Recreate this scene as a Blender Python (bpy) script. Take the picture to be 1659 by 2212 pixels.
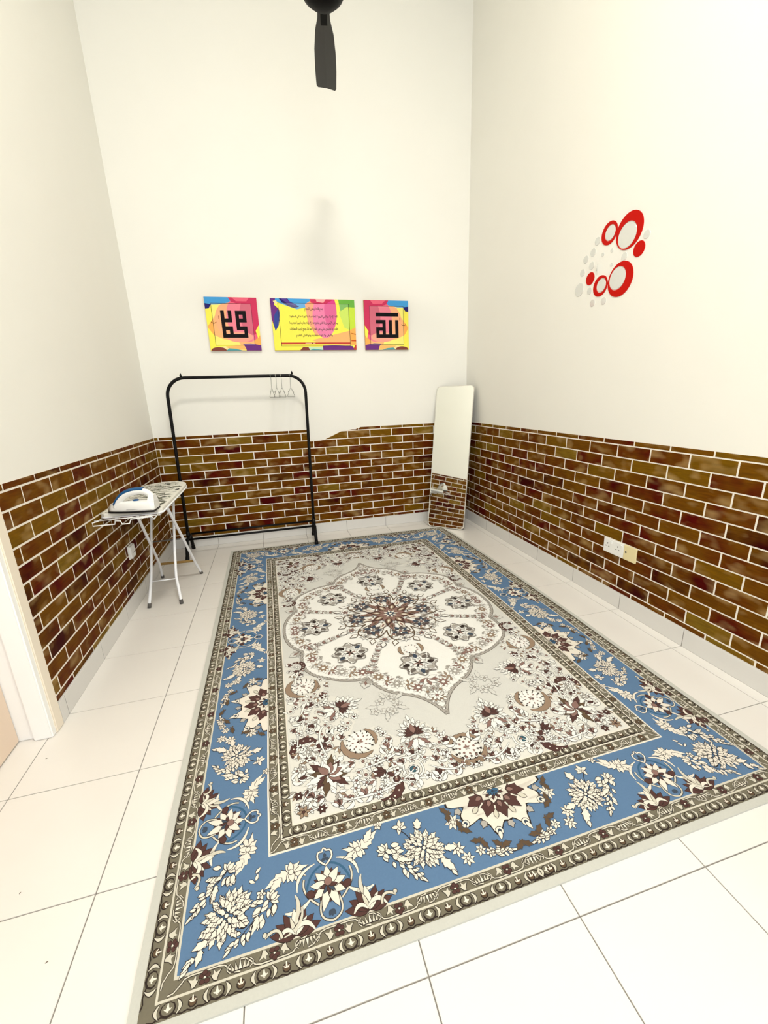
import bpy, bmesh, math, random, unicodedata
import numpy as np
from mathutils import Vector, Matrix

for o in list(bpy.data.objects):
    bpy.data.objects.remove(o, do_unlink=True)
scene = bpy.context.scene
COL = scene.collection
R = random.Random(7)

# ------------------------------------------------------------------ camera
CAM_POS = (0.9785, -3.90157, 1.26777)
YAW, PITCH, ROLL, FPX = 0.25262, -0.27263, -0.03612, 888.97
fwd = Vector((math.sin(YAW) * math.cos(PITCH), math.cos(YAW) * math.cos(PITCH), math.sin(PITCH)))
rgt = Vector((math.cos(YAW), -math.sin(YAW), 0))
upv = rgt.cross(fwd)
r2 = rgt * math.cos(ROLL) + upv * math.sin(ROLL)
u2 = -rgt * math.sin(ROLL) + upv * math.cos(ROLL)
cam = bpy.data.cameras.new('camera')
cam.sensor_fit = 'HORIZONTAL'
cam.sensor_width = 36.0
cam.lens = FPX / 1659.0 * 36.0
cam.clip_start = 0.01
cam_ob = bpy.data.objects.new('camera', cam)
COL.objects.link(cam_ob)
M = Matrix((r2, u2, -fwd)).transposed().to_4x4()
M.translation = CAM_POS
cam_ob.matrix_world = M
scene.camera = cam_ob

# ------------------------------------------------------------------ world + exposure
world = bpy.data.worlds.new('daylight')
scene.world = world
world.use_nodes = True
bg = world.node_tree.nodes['Background']
bg.inputs['Color'].default_value = (0.925, 0.962, 1.0, 1)
bg.inputs['Strength'].default_value = 2.65
scene.view_settings.view_transform = 'Standard'
scene.view_settings.look = 'None'
scene.view_settings.gamma = 1.0
scene.view_settings.use_curve_mapping = False
scene.view_settings.exposure = -0.15
LAMP_POWER = 105.0

# ------------------------------------------------------------------ room numbers (metres)
W = 2.87345          # right wall x
H0, H1 = 0.0959, 1.0 # brick paper bottom / top
HR, HL = 0.0074, -0.0044   # the paper's top edge runs slightly out of level on the side walls
TILE, TX0, TY0 = 0.40258, -0.0146, -2.11581
CEIL = 4.6
YF = -6.2            # open end of the room behind the camera
DOOR_Y = -2.22       # door opening starts here in the left wall

# ------------------------------------------------------------------ helpers
def srgb(r, g, b, a=1.0):
    def f(c):
        c /= 255.0
        return c / 12.92 if c <= 0.04045 else ((c + 0.055) / 1.055) ** 2.4
    return (f(r), f(g), f(b), a)

def new_mat(name):
    m = bpy.data.materials.new(name)
    m.use_nodes = True
    nt = m.node_tree
    return m, nt, nt.nodes['Principled BSDF']

def simple_mat(name, col, rough=0.5, metal=0.0, noise=0.0, scale=20.0, bump=0.0, spec=0.5):
    m, nt, b = new_mat(name)
    b.inputs['Roughness'].default_value = rough
    b.inputs['Metallic'].default_value = metal
    b.inputs['Specular IOR Level'].default_value = spec
    tc = nt.nodes.new('ShaderNodeTexCoord')
    n = nt.nodes.new('ShaderNodeTexNoise')
    n.inputs['Scale'].default_value = scale
    n.inputs['Detail'].default_value = 4
    nt.links.new(tc.outputs['Object'], n.inputs['Vector'])
    mx = nt.nodes.new('ShaderNodeMix')
    mx.data_type = 'RGBA'
    mx.blend_type = 'MULTIPLY'
    mx.inputs['Factor'].default_value = 1.0
    mx.inputs['A'].default_value = col
    rp = nt.nodes.new('ShaderNodeMapRange')
    rp.inputs['To Min'].default_value = 1 - noise
    rp.inputs['To Max'].default_value = 1.0
    nt.links.new(n.outputs['Fac'], rp.inputs['Value'])
    nt.links.new(rp.outputs['Result'], mx.inputs['B'])
    nt.links.new(mx.outputs['Result'], b.inputs['Base Color'])
    if bump:
        bp = nt.nodes.new('ShaderNodeBump')
        bp.inputs['Strength'].default_value = bump
        bp.inputs['Distance'].default_value = 0.002
        nt.links.new(n.outputs['Fac'], bp.inputs['Height'])
        nt.links.new(bp.outputs['Normal'], b.inputs['Normal'])
    return m

def attr_mat(name, rough=0.85, noise=0.0, scale=200.0, bump=0.0, spec=0.3):
    """colour of a flat print comes from a face colour attribute"""
    m, nt, b = new_mat(name)
    b.inputs['Roughness'].default_value = rough
    b.inputs['Specular IOR Level'].default_value = spec
    a = nt.nodes.new('ShaderNodeAttribute')
    a.attribute_name = 'ink'
    tc = nt.nodes.new('ShaderNodeTexCoord')
    n = nt.nodes.new('ShaderNodeTexNoise')
    n.inputs['Scale'].default_value = scale
    nt.links.new(tc.outputs['Object'], n.inputs['Vector'])
    rp = nt.nodes.new('ShaderNodeMapRange')
    rp.inputs['To Min'].default_value = 1 - noise
    rp.inputs['To Max'].default_value = 1.0
    nt.links.new(n.outputs['Fac'], rp.inputs['Value'])
    mx = nt.nodes.new('ShaderNodeMix')
    mx.data_type = 'RGBA'
    mx.blend_type = 'MULTIPLY'
    mx.inputs['Factor'].default_value = 1.0
    nt.links.new(a.outputs['Color'], mx.inputs['A'])
    nt.links.new(rp.outputs['Result'], mx.inputs['B'])
    nt.links.new(mx.outputs['Result'], b.inputs['Base Color'])
    if bump:
        bp = nt.nodes.new('ShaderNodeBump')
        bp.inputs['Strength'].default_value = bump
        bp.inputs['Distance'].default_value = 0.001
        nt.links.new(n.outputs['Fac'], bp.inputs['Height'])
        nt.links.new(bp.outputs['Normal'], b.inputs['Normal'])
    return m

def link(name, me, mat=None, parent=None, smooth=False):
    o = bpy.data.objects.new(name, me)
    COL.objects.link(o)
    if mat is not None and me is not None and not me.materials:
        me.materials.append(mat)
    if parent is not None:
        o.parent = parent
    if smooth and me is not None:
        for p in me.polygons:
            p.use_smooth = True
    return o

def empty(name, loc=(0, 0, 0), rotz=0.0):
    o = bpy.data.objects.new(name, None)
    o.empty_display_size = 0.1
    COL.objects.link(o)
    o.location = loc
    o.rotation_euler = (0, 0, rotz)
    return o

def tag(o, label, cat, group=None):
    o['label'] = label
    o['category'] = cat
    if group:
        o['group'] = group
    return o

def struct(o, label=None):
    o['kind'] = 'structure'
    if label:
        o['label'] = label
    return o

def bm_mesh(bm, name):
    bmesh.ops.recalc_face_normals(bm, faces=bm.faces[:])
    me = bpy.data.meshes.new(name)
    bm.to_mesh(me)
    bm.free()
    return me

def add_box(bm, x0, x1, y0, y1, z0, z1):
    vs = [bm.verts.new(p) for p in ((x0, y0, z0), (x1, y0, z0), (x1, y1, z0), (x0, y1, z0),
                                    (x0, y0, z1), (x1, y0, z1), (x1, y1, z1), (x0, y1, z1))]
    for f in ((0, 1, 2, 3), (4, 5, 6, 7), (0, 1, 5, 4), (1, 2, 6, 5), (2, 3, 7, 6), (3, 0, 4, 7)):
        bm.faces.new([vs[i] for i in f])
    return vs

def box_mesh(name, x0, x1, y0, y1, z0, z1, bevel=0.0, seg=2):
    bm = bmesh.new()
    add_box(bm, min(x0, x1), max(x0, x1), min(y0, y1), max(y0, y1), min(z0, z1), max(z0, z1))
    if bevel:
        bmesh.ops.bevel(bm, geom=bm.edges[:], offset=bevel, segments=seg, affect='EDGES', profile=0.5)
    return bm_mesh(bm, name)

def add_tube(bm, pts, rad, n=10, closed=False):
    pts = [Vector(p) for p in pts]
    m = len(pts)
    rads = rad if isinstance(rad, (list, tuple)) else [rad] * m
    rings = []
    prev = None
    for i, p in enumerate(pts):
        if closed:
            t = (pts[(i + 1) % m] - pts[i - 1]).normalized()
        else:
            t = (pts[min(i + 1, m - 1)] - pts[max(i - 1, 0)]).normalized()
        if prev is None:
            a = Vector((0, 0, 1)) if abs(t.z) < 0.9 else Vector((1, 0, 0))
            nrm = t.cross(a).normalized()
        else:
            nrm = (prev - t * prev.dot(t)).normalized()
        prev = nrm
        b = t.cross(nrm)
        rings.append([bm.verts.new(p + (nrm * math.cos(2 * math.pi * k / n) + b * math.sin(2 * math.pi * k / n)) * rads[i])
                      for k in range(n)])
    rng = range(m) if closed else range(m - 1)
    for i in rng:
        a, b = rings[i], rings[(i + 1) % m]
        for k in range(n):
            bm.faces.new((a[k], a[(k + 1) % n], b[(k + 1) % n], b[k]))
    if not closed:
        bm.faces.new(rings[0])
        bm.faces.new(rings[-1])

def tube_mesh(name, pts, rad, n=10, closed=False):
    bm = bmesh.new()
    add_tube(bm, pts, rad, n, closed)
    return bm_mesh(bm, name)

def smooth_path(pts, it=2):
    pts = [Vector(p) for p in pts]
    for _ in range(it):
        q = [pts[0]]
        for a, b in zip(pts[:-1], pts[1:]):
            q += [a.lerp(b, 0.25), a.lerp(b, 0.75)]
        q.append(pts[-1])
        pts = q
    return pts

def add_lathe(bm, prof, n=32, c=(0, 0, 0)):
    rings = []
    for r, z in prof:
        if r < 1e-6:
            rings.append([bm.verts.new((c[0], c[1], c[2] + z))])
        else:
            rings.append([bm.verts.new((c[0] + r * math.cos(2 * math.pi * k / n), c[1] + r * math.sin(2 * math.pi * k / n), c[2] + z)) for k in range(n)])
    for a, b in zip(rings[:-1], rings[1:]):
        for k in range(n):
            k2 = (k + 1) % n
            if len(a) == 1 and len(b) == 1:
                continue
            if len(a) == 1:
                bm.faces.new((a[0], b[k], b[k2]))
            elif len(b) == 1:
                bm.faces.new((a[k], a[k2], b[0]))
            else:
                bm.faces.new((a[k], a[k2], b[k2], b[k]))

# ------------------------------------------------------------------ materials
M_wall = simple_mat('wall_paint', srgb(241, 239, 231), 0.75, noise=0.03, scale=3, bump=0.05)
M_ceil = simple_mat('ceiling_paint', srgb(244, 242, 232), 0.8, noise=0.02, scale=3)
M_tile = simple_mat('floor_tile', srgb(231, 227, 221), 0.22, noise=0.05, scale=5, spec=0.35)
M_base = simple_mat('skirting_tile', srgb(222, 220, 216), 0.3, noise=0.05, scale=6, spec=0.4)
M_grout = simple_mat('grout', srgb(142, 137, 131), 0.9, noise=0.3, scale=30)
M_mortar = simple_mat('paper_mortar', srgb(244, 238, 226), 0.6, noise=0.04, scale=40)
M_frame = simple_mat('white_gloss_paint', srgb(250, 250, 248), 0.35, noise=0.02, scale=10)
M_cream = simple_mat('cream_architrave', srgb(243, 232, 214), 0.5, noise=0.03, scale=10)
M_leaf = simple_mat('door_leaf_paint', srgb(236, 214, 192), 0.5, noise=0.06, scale=6)
M_black = simple_mat('black_powder_coat', srgb(7, 6, 6), 0.5, noise=0.2, scale=60, spec=0.2)
M_white = simple_mat('white_enamel', srgb(244, 245, 248), 0.35, noise=0.03, scale=30)
M_rubber = simple_mat('grey_rubber', srgb(92, 88, 84), 0.8, noise=0.2, scale=60)
M_tan = simple_mat('tan_strap', srgb(150, 118, 60), 0.7, noise=0.2, scale=60)
M_wire = simple_mat('hanger_wire', srgb(158, 158, 150), 0.4, metal=0.2, noise=0.1, scale=60)
M_wwire = simple_mat('white_wire', srgb(240, 240, 238), 0.4, noise=0.03, scale=60)
M_red = simple_mat('red_acrylic', srgb(196, 14, 2), 0.3, noise=0.06, scale=30, spec=0.08)
M_silver = simple_mat('silver_acrylic', srgb(226, 226, 222), 0.15, metal=0.45, noise=0.04, scale=30)
M_socket = simple_mat('white_plastic', srgb(244, 244, 240), 0.35, noise=0.02, scale=30)
M_csocket = simple_mat('aged_cream_plastic', srgb(236, 222, 172), 0.4, noise=0.04, scale=30)
M_dark = simple_mat('dark_hole', srgb(70, 66, 62), 0.8, noise=0.1, scale=30)
M_blue = simple_mat('blue_plastic', srgb(24, 86, 138), 0.3, noise=0.08, scale=30)
M_sole = simple_mat('black_soleplate', srgb(22, 22, 24), 0.35, noise=0.1, scale=30)
M_mirror = simple_mat('mirror_glass', srgb(246, 248, 244), 0.02, metal=1.0, noise=0.0, scale=3)
M_mframe = simple_mat('mirror_frame_white', srgb(226, 222, 210), 0.4, noise=0.05, scale=30)
M_canvas = simple_mat('canvas_edge', srgb(200, 150, 90), 0.8, noise=0.3, scale=14)
M_print = attr_mat('canvas_print', 0.7, noise=0.05, scale=60, spec=0.15)
M_rugpile = simple_mat('rug_binding', srgb(196, 196, 188), 0.95, noise=0.1, scale=150, bump=0.2, spec=0.1)
M_rug = attr_mat('rug_pile', 0.95, noise=0.10, scale=160, bump=0.15, spec=0.1)
M_cover = attr_mat('ironing_cover', 0.9, noise=0.05, scale=80, spec=0.2)

def brick_material():
    m, nt, b = new_mat('glazed_brick_print')
    L = nt.links.new
    oi = nt.nodes.new('ShaderNodeObjectInfo')
    tc = nt.nodes.new('ShaderNodeTexCoord')
    mul = nt.nodes.new('ShaderNodeVectorMath'); mul.operation = 'SCALE'
    comb = nt.nodes.new('ShaderNodeCombineXYZ')
    L(oi.outputs['Random'], comb.inputs[0]); L(oi.outputs['Random'], comb.inputs[1]); L(oi.outputs['Random'], comb.inputs[2])
    mul.inputs['Scale'].default_value = 71.0
    L(comb.outputs[0], mul.inputs[0])
    add = nt.nodes.new('ShaderNodeVectorMath'); add.operation = 'ADD'
    L(tc.outputs['Object'], add.inputs[0]); L(mul.outputs[0], add.inputs[1])
    # broad colour drift along the brick: dark maroon <-> ochre
    n1 = nt.nodes.new('ShaderNodeTexNoise'); n1.inputs['Scale'].default_value = 8.0; n1.inputs['Detail'].default_value = 2
    L(add.outputs[0], n1.inputs['Vector'])
    mx = nt.nodes.new('ShaderNodeMix'); mx.data_type = 'RGBA'; mx.blend_type = 'MIX'
    r1 = nt.nodes.new('ShaderNodeMapRange'); r1.inputs['From Min'].default_value = 0.36; r1.inputs['From Max'].default_value = 0.64
    r1.inputs['To Min'].default_value = 0.0; r1.inputs['To Max'].default_value = 0.62
    L(n1.outputs['Fac'], r1.inputs['Value']); L(r1.outputs['Result'], mx.inputs['Factor'])
    L(oi.outputs['Color'], mx.inputs['A'])
    mx.inputs['B'].default_value = srgb(120, 80, 8)
    # fine horizontal grain
    mp = nt.nodes.new('ShaderNodeMapping'); mp.inputs['Scale'].default_value = (18, 18, 130)
    L(add.outputs[0], mp.inputs['Vector'])
    n2 = nt.nodes.new('ShaderNodeTexNoise'); n2.inputs['Scale'].default_value = 1.0; n2.inputs['Detail'].default_value = 3
    L(mp.outputs[0], n2.inputs['Vector'])
    r2_ = nt.nodes.new('ShaderNodeMapRange'); r2_.inputs['To Min'].default_value = 0.45; r2_.inputs['To Max'].default_value = 1.3
    L(n2.outputs['Fac'], r2_.inputs['Value'])
    m2 = nt.nodes.new('ShaderNodeMix'); m2.data_type = 'RGBA'; m2.blend_type = 'MULTIPLY'; m2.inputs['Factor'].default_value = 1
    L(mx.outputs['Result'], m2.inputs['A']); L(r2_.outputs['Result'], m2.inputs['B'])
    # printed pale glaze patches
    n3 = nt.nodes.new('ShaderNodeTexNoise'); n3.inputs['Scale'].default_value = 1.0; n3.inputs['Detail'].default_value = 1.5
    off = nt.nodes.new('ShaderNodeVectorMath'); off.operation = 'ADD'; off.inputs[1].default_value = (5, 9, 3)
    mp3 = nt.nodes.new('ShaderNodeMapping'); mp3.inputs['Scale'].default_value = (9, 9, 17); L(add.outputs[0], mp3.inputs['Vector'])
    L(mp3.outputs[0], off.inputs[0]); L(off.outputs[0], n3.inputs['Vector'])
    r3 = nt.nodes.new('ShaderNodeMapRange'); r3.inputs['From Min'].default_value = 0.54; r3.inputs['From Max'].default_value = 0.84
    r3.inputs['To Max'].default_value = 0.6
    L(n3.outputs['Fac'], r3.inputs['Value'])
    m3 = nt.nodes.new('ShaderNodeMix'); m3.data_type = 'RGBA'
    L(r3.outputs['Result'], m3.inputs['Factor']); L(m2.outputs['Result'], m3.inputs['A'])
    m3.inputs['B'].default_value = srgb(190, 160, 106)
    L(m3.outputs['Result'], b.inputs['Base Color'])
    b.inputs['Roughness'].default_value = 0.6
    b.inputs['Specular IOR Level'].default_value = 0.06
    return m
M_brick = brick_material()

# ------------------------------------------------------------------ floor: tiles on a grout bed
floor = link('floor', box_mesh('floor', -0.6, W + 0.12, YF, 0.12, -0.08, -0.0025), M_grout)
struct(floor, 'cream glazed floor tiles with thin grey grout lines')
GAP = 0.0012
tile_cache = {}
def tile_mesh(w, d):
    k = (round(w, 3), round(d, 3))
    if k not in tile_cache:
        bm = bmesh.new()
        vs = add_box(bm, -w / 2, w / 2, -d / 2, d / 2, -0.006, 0.0)
        top = [v for v in vs if v.co.z > -0.001]
        for v in top:
            v.co.x -= math.copysign(0.0006, v.co.x); v.co.y -= math.copysign(0.0006, v.co.y)
        me = bm_mesh(bm, 'floor_tile'); me.materials.append(M_tile)
        tile_cache[k] = me
    return tile_cache[k]
xs = [TX0 + TILE * k for k in range(-2, 9)]
xs = [-0.45] + [x for x in xs if -0.44 < x < W - 0.01] + [W]
ys = [TY0 + TILE * k for k in range(-11, 7)]
ys = [YF] + [y for y in ys if YF + 0.01 < y < -0.01] + [0.0]
for i in range(len(xs) - 1):
    for j in range(len(ys) - 1):
        x0, x1, y0, y1 = xs[i], xs[i + 1], ys[j], ys[j + 1]
        if x1 < 0 and y1 > DOOR_Y:
            if y0 > DOOR_Y:
                continue
            y1 = DOOR_Y
        w, d = x1 - x0 - 2 * GAP, y1 - y0 - 2 * GAP
        if w < 0.004 or d < 0.004:
            continue
        t = link('tile', tile_mesh(w, d), None, floor)
        t.location = ((x0 + x1) / 2, (y0 + y1) / 2, 0)

# ------------------------------------------------------------------ walls and ceiling
wall_back = struct(link('wall_back', box_mesh('wall_back', -0.15, W + 0.15, 0, 0.12, -0.08, CEIL), M_wall),
                   'cream painted back wall with brown brick paper along its foot')
wall_right = struct(link('wall_right', box_mesh('wall_right', W, W + 0.12, YF, 0, -0.08, CEIL), M_wall),
                    'cream painted right wall with brown brick paper along its foot')
bm = bmesh.new()
add_box(bm, -0.15, 0, DOOR_Y, 0, -0.08, CEIL)
add_box(bm, -0.15, 0, -3.12, DOOR_Y, 2.12, CEIL)
add_box(bm, -0.15, 0, YF, -3.12, -0.08, CEIL)
wall_left = struct(link('wall_left', bm_mesh(bm, 'wall_left'), M_wall),
                   'cream painted left wall with brown brick paper and a doorway')
struct(link('ceiling', box_mesh('ceiling', -0.15, W + 0.12, YF, 0.12, CEIL, CEIL + 0.1), M_ceil), 'white ceiling above the fan')

# ------------------------------------------------------------------ brick wall paper
PAPER = 0.0006
BRK_T = 0.0011
PITCH_Z = 0.07077
Z_TOP = 0.9731        # mortar line under the cut top course, at the back wall
MORT = 0.0078
brick_cache = {}
BRICK_COLS = [srgb(108, 66, 5), srgb(98, 48, 2), srgb(86, 22, 2), srgb(72, 3, 1), srgb(84, 8, 2), srgb(118, 84, 8),
              srgb(92, 36, 2), srgb(126, 98, 26), srgb(102, 58, 3), srgb(58, 2, 1)]

def brick_mesh(w, h):
    k = (round(w, 3), round(h, 3))
    if k not in brick_cache:
        bm = bmesh.new()
        vs = add_box(bm, -w / 2, w / 2, -BRK_T, 0.0, -h / 2, h / 2)
        for v in vs:
            if v.co.y < -0.0001:
                v.co.x -= math.copysign(min(0.0006, w * .2), v.co.x); v.co.z -= math.copysign(0.0006, v.co.z)
        me = bm_mesh(bm, 'brick'); me.materials.append(M_brick)
        brick_cache[k] = me
    return brick_cache[k]

def clip_poly(poly, f):
    """keep the part of a 2D polygon where f(p) >= 0 (Sutherland-Hodgman, linear f)"""
    out = []
    for i in range(len(poly)):
        a, b = poly[i - 1], poly[i]
        fa, fb = f(a), f(b)
        if fa >= 0:
            if fb >= 0:
                out.append(b)
            else:
                t = fa / (fa - fb); out.append((a[0] + t * (b[0] - a[0]), a[1] + t * (b[1] - a[1])))
        elif fb >= 0:
            t = fa / (fa - fb); out.append((a[0] + t * (b[0] - a[0]), a[1] + t * (b[1] - a[1]))); out.append(b)
    return out

# torn strip of the back wall paper: (x, z) of the paper's upper edge
TEAR = [(1.284, 0.895), (1.405, 0.898), (1.432, 0.903), (1.600, 0.972), (1.655, 0.978), (1.700, 0.985), (1.735, 0.984), (1.780, 0.9990)]

def tear_z(x):
    if x < TEAR[0][0] or x > TEAR[-1][0]:
        return 9.0
    for (a, za), (b, zb) in zip(TEAR[:-1], TEAR[1:]):
        if a <= x <= b:
            return za + (zb - za) * (x - a) / (b - a)
    return 9.0

def brick_colour(row, seed):
    rr = random.Random(seed)
    # upper courses are printed a little more ochre, some middle courses redder
    w = [1.6, 1.4, 1.0, .35, .4, 1.5, 1.0, .9, 1.5, .2] if row <= 3 else ([.8, 1.1, 1.4, 1.5, 1.4, .5, 1.2, .3, .9, 1.3] if row in (5, 6, 7, 9, 10, 14) else [1.2, 1.2, 1.2, .9, .9, .9, 1.2, .5, 1.2, .7])
    return rr.choices(BRICK_COLS, w)[0]

def lay_bricks(parent, s0, s1, joint0, pitch, place, slope, name, has_tear=False, skip=None):
    """s = distance along the wall; place(s, z) -> world location; slope = rise of the paper top per metre of s"""
    rows = []
    zt = Z_TOP
    rows.append((zt + MORT / 2, H1))
    while zt - PITCH_Z > H0 + MORT:
        rows.append((zt - PITCH_Z + MORT / 2, zt - MORT / 2)); zt -= PITCH_Z
    rows.append((H0 + 0.001, zt - MORT / 2))
    rotz, loc, s_sign = place
    for r, (za, zb) in enumerate(rows):
        j0 = joint0 + (0 if r % 2 == 0 else pitch / 2)
        k0 = math.floor((s0 - j0) / pitch) - 1
        for k in range(k0, k0 + 40):
            a, b = j0 + k * pitch + MORT / 2, j0 + (k + 1) * pitch - MORT / 2
            a, b = max(a, s0 + 0.001), min(b, s1 - 0.001)
            if b - a < 0.006:
                continue
            zc, sc = (za + zb) / 2, (a + b) / 2
            if skip and skip(a, b, za, zb):
                continue
            seed = hash((name, r, k)) if False else (r * 7919 + k * 104729 + len(name) * 31 + ord(name[0]) * 7)
            if has_tear and min(tear_z(a), tear_z(b), tear_z(sc)) < zb and b > TEAR[0][0] and a < TEAR[-1][0]:
                # a brick cut by the tear gets its own outline
                n = 48
                top = [(a + (b - a) * i / n, min(zb, tear_z(a + (b - a) * i / n) - 0.002)) for i in range(n + 1)]
                top = [(x, max(z, za)) for x, z in top]
                if max(z for x, z in top) - za < 0.008:
                    continue
                poly = [(a, za), (b, za)] + top[::-1]
                q = []
                for p in poly:
                    if not q or abs(p[0] - q[-1][0]) + abs(p[1] - q[-1][1]) > 1e-5:
                        q.append(p)
                # drop the parts squeezed to nothing
                q = [p for i, p in enumerate(q) if not (abs(p[1] - za) < 1e-6 and 1 < i and abs(q[i - 1][1] - za) < 1e-6 and abs(q[(i + 1) % len(q)][1] - za) < 1e-6)]
                bm = bmesh.new()
                f0 = [bm.verts.new((p[0] - sc, -BRK_T, p[1] - zc)) for p in q]
                f1 = [bm.verts.new((p[0] - sc, 0, p[1] - zc)) for p in q]
                bm.faces.new(f0); bm.faces.new(f1)
                for i in range(len(q)):
                    bm.faces.new((f0[i - 1], f0[i], f1[i], f1[i - 1]))
                me = bm_mesh(bm, 'brick'); me.materials.append(M_brick)
            else:
                me = brick_mesh(b - a, zb - za)
            o = link('brick', me, None, parent)
            fr = (zc - H0) / (H1 - H0)
            o.location = loc(sc, zc + slope * sc * fr)
            o.rotation_euler = (0, s_sign * -math.atan(slope * fr), rotz)
            o.color = brick_colour(r, seed)

# paper backing sheets (the white mortar)
def sheet(parent, pts3, nrm, name='mortar_sheet'):
    bm = bmesh.new()
    nrm = Vector(nrm)
    a = [bm.verts.new(Vector(p)) for p in pts3]
    b = [bm.verts.new(Vector(p) + nrm * PAPER) for p in pts3]
    bm.faces.new(a); bm.faces.new(b)
    for i in range(len(a)):
        bm.faces.new((a[i - 1], a[i], b[i], b[i - 1]))
    return link(name, bm_mesh(bm, name), M_mortar, parent)

sheet(wall_back, [(0, 0, H0), (W, 0, H0), (W, 0, H1)] + [(x, 0, z) for x, z in [(1.80, H1), (1.7801, H1)] + TEAR[::-1] + [(1.2839, H1)]] + [(0, 0, H1)], (0, -1, 0))
YR_END = -4.3
sheet(wall_right, [(W, 0, H0), (W, YR_END, H0), (W, YR_END, H1 + HR * YR_END), (W, 0, H1)], (-1, 0, 0))
YL_END = -2.168
sheet(wall_left, [(0, 0, H0), (0, YL_END, H0), (0, YL_END, H1 + HL * YL_END), (0, 0, H1)], (1, 0, 0))
e = PAPER * 0.9
lay_bricks(wall_back, e + BRK_T, W - e - BRK_T, 1.6582 + 0.2165 / 2, 0.2165, (0.0, lambda s, z: (s, -e, z), 1), 0.0, 'back', True)
# right wall: local +x must run along -y so that local -y (brick face) points to -x:  rotz = -90deg
lay_bricks(wall_right, 0.006, -YR_END, 2.2885, 0.2175, (-math.pi / 2, lambda s, z: (W - e, -s, z), 1), -HR, 'right')
# left wall: local +x along +y, face to +x: rotz = +90deg ; s = y (negative numbers)
lay_bricks(wall_left, YL_END, -0.006, -1.889, 0.2215, (math.pi / 2, lambda s, z: (e, s, z), 1), HL, 'left')

# ------------------------------------------------------------------ tiled skirting
BB_T = 0.010
def skirting(name, pts, label):
    """pts: list of (x0,x1,y0,y1) tile boxes"""
    base = None
    bm = bmesh.new()
    x0 = min(p[0] for p in pts); x1 = max(p[1] for p in pts); y0 = min(p[2] for p in pts); y1 = max(p[3] for p in pts)
    add_box(bm, x0 + 0.0008, x1 - 0.0008, y0 + 0.0008, y1 - 0.0008, 0.0, H0 - 0.003)
    base = struct(link(name, bm_mesh(bm, name), M_grout), label)
    for (a, b, c, d) in pts:
        t = link('skirting_tile', box_mesh('skirting_tile', a, b, c, d, 0.0005, H0 - 0.0005, 0.0012, 1), M_base, base)
    return base
g = 0.0012
yj = sorted([y for y in ys if y > -2.13])
skirting('baseboard_left', [(0.0, BB_T, a + g, b - g) for a, b in zip(yj[:-1], yj[1:])] + [(0.0, BB_T, -2.166, yj[0] - g)], 'cream tiled skirting along the left wall')
yj = sorted([y for y in ys if y > -4.6])
skirting('baseboard_right', [(W - BB_T, W, a + g, b - g) for a, b in zip(yj[:-1], yj[1:])], 'cream tiled skirting along the right wall')
xj = [BB_T] + [x for x in xs if 0.05 < x < W - 0.05] + [W - BB_T]
skirting('baseboard_back', [(a + g, b - g, -BB_T, 0.0) for a, b in zip(xj[:-1], xj[1:])], 'cream tiled skirting along the back wall')

# ------------------------------------------------------------------ door in the left wall
door = struct(empty('door_1', (0, DOOR_Y, 0)), 'cream door in a white painted frame at the left')
def dpart(name, boxes, mat, bevel=0.003):
    bm = bmesh.new()
    for bx in boxes:
        add_box(bm, *bx)
    if bevel:
        bmesh.ops.bevel(bm, geom=bm.edges[:], offset=bevel, segments=2, affect='EDGES')
    return link(name, bm_mesh(bm, name), mat, door)
dpart('architrave', [(-0.012, 0.012, -0.004, 0.050, 0, 2.17), (-0.012, 0.012, -0.954, -0.900, 0, 2.17), (-0.012, 0.012, -0.954, 0.050, 2.116, 2.17)], M_cream, 0.004)
dpart('door_frame', [(-0.062, 0.006, -0.030, 0.004, 0, 2.12), (-0.150, -0.058, -0.014, 0.0, 0, 2.12),
                     (-0.062, 0.006, -0.90, -0.87, 0, 2.12), (-0.150, -0.058, -0.90, -0.886, 0, 2.12), (-0.150, 0.006, -0.90, 0.0, 2.092, 2.12)], M_frame, 0.005)
leaf = dpart('door_leaf', [(-0.150, -0.116, -0.884, -0.016, 0.006, 2.09)], M_leaf, 0.002)
h = link('door_handle', tube_mesh('door_handle', smooth_path([(-0.116, -0.82, 1.0), (-0.07, -0.82, 1.0), (-0.066, -0.80, 1.0), (-0.066, -0.70, 1.0)]), 0.008), M_wire, leaf)

# ------------------------------------------------------------------ vector painter for flat prints
class Paint:
    def __init__(s):
        s.v = []; s.f = []; s.c = []; s.n = 0; s.k = 0
    def poly(s, pts, col, layer=None):
        z = s.n if layer is None else layer
        s.n += 1
        i0 = len(s.v)
        s.v += [(p[0], p[1], z) for p in pts]
        s.f.append(tuple(range(i0, i0 + len(pts)))); s.c.append(col)
    def stroke(s, pts, w, col, closed=False, taper=False):
        P = np.array(pts, float)
        n = len(P)
        if n < 2:
            return
        if closed:
            T = np.roll(P, -1, 0) - np.roll(P, 1, 0)
        else:
            T = np.gradient(P, axis=0)
        L = np.hypot(T[:, 0], T[:, 1]); L[L < 1e-9] = 1e-9
        N = np.stack([-T[:, 1] / L, T[:, 0] / L], 1)
        ww = np.full(n, w / 2.0)
        if taper:
            ww = ww * (0.25 + 0.75 * np.sin(np.linspace(0.05, math.pi - 0.05, n)))
        A, B = P + N * ww[:, None], P - N * ww[:, None]
        z = s.n; s.n += 1
        i0 = len(s.v)
        for a, b in zip(A, B):
            s.v += [(a[0], a[1], z), (b[0], b[1], z)]
        for i in range(n if closed else n - 1):
            j = (i + 1) % n
            s.f.append((i0 + 2 * i, i0 + 2 * i + 1, i0 + 2 * j + 1, i0 + 2 * j)); s.c.append(col)
    def reset(s):
        s.k += 1
        s.n = 10 + (s.k * 7) % 112 + (s.k % 16) / 16.0

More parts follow.
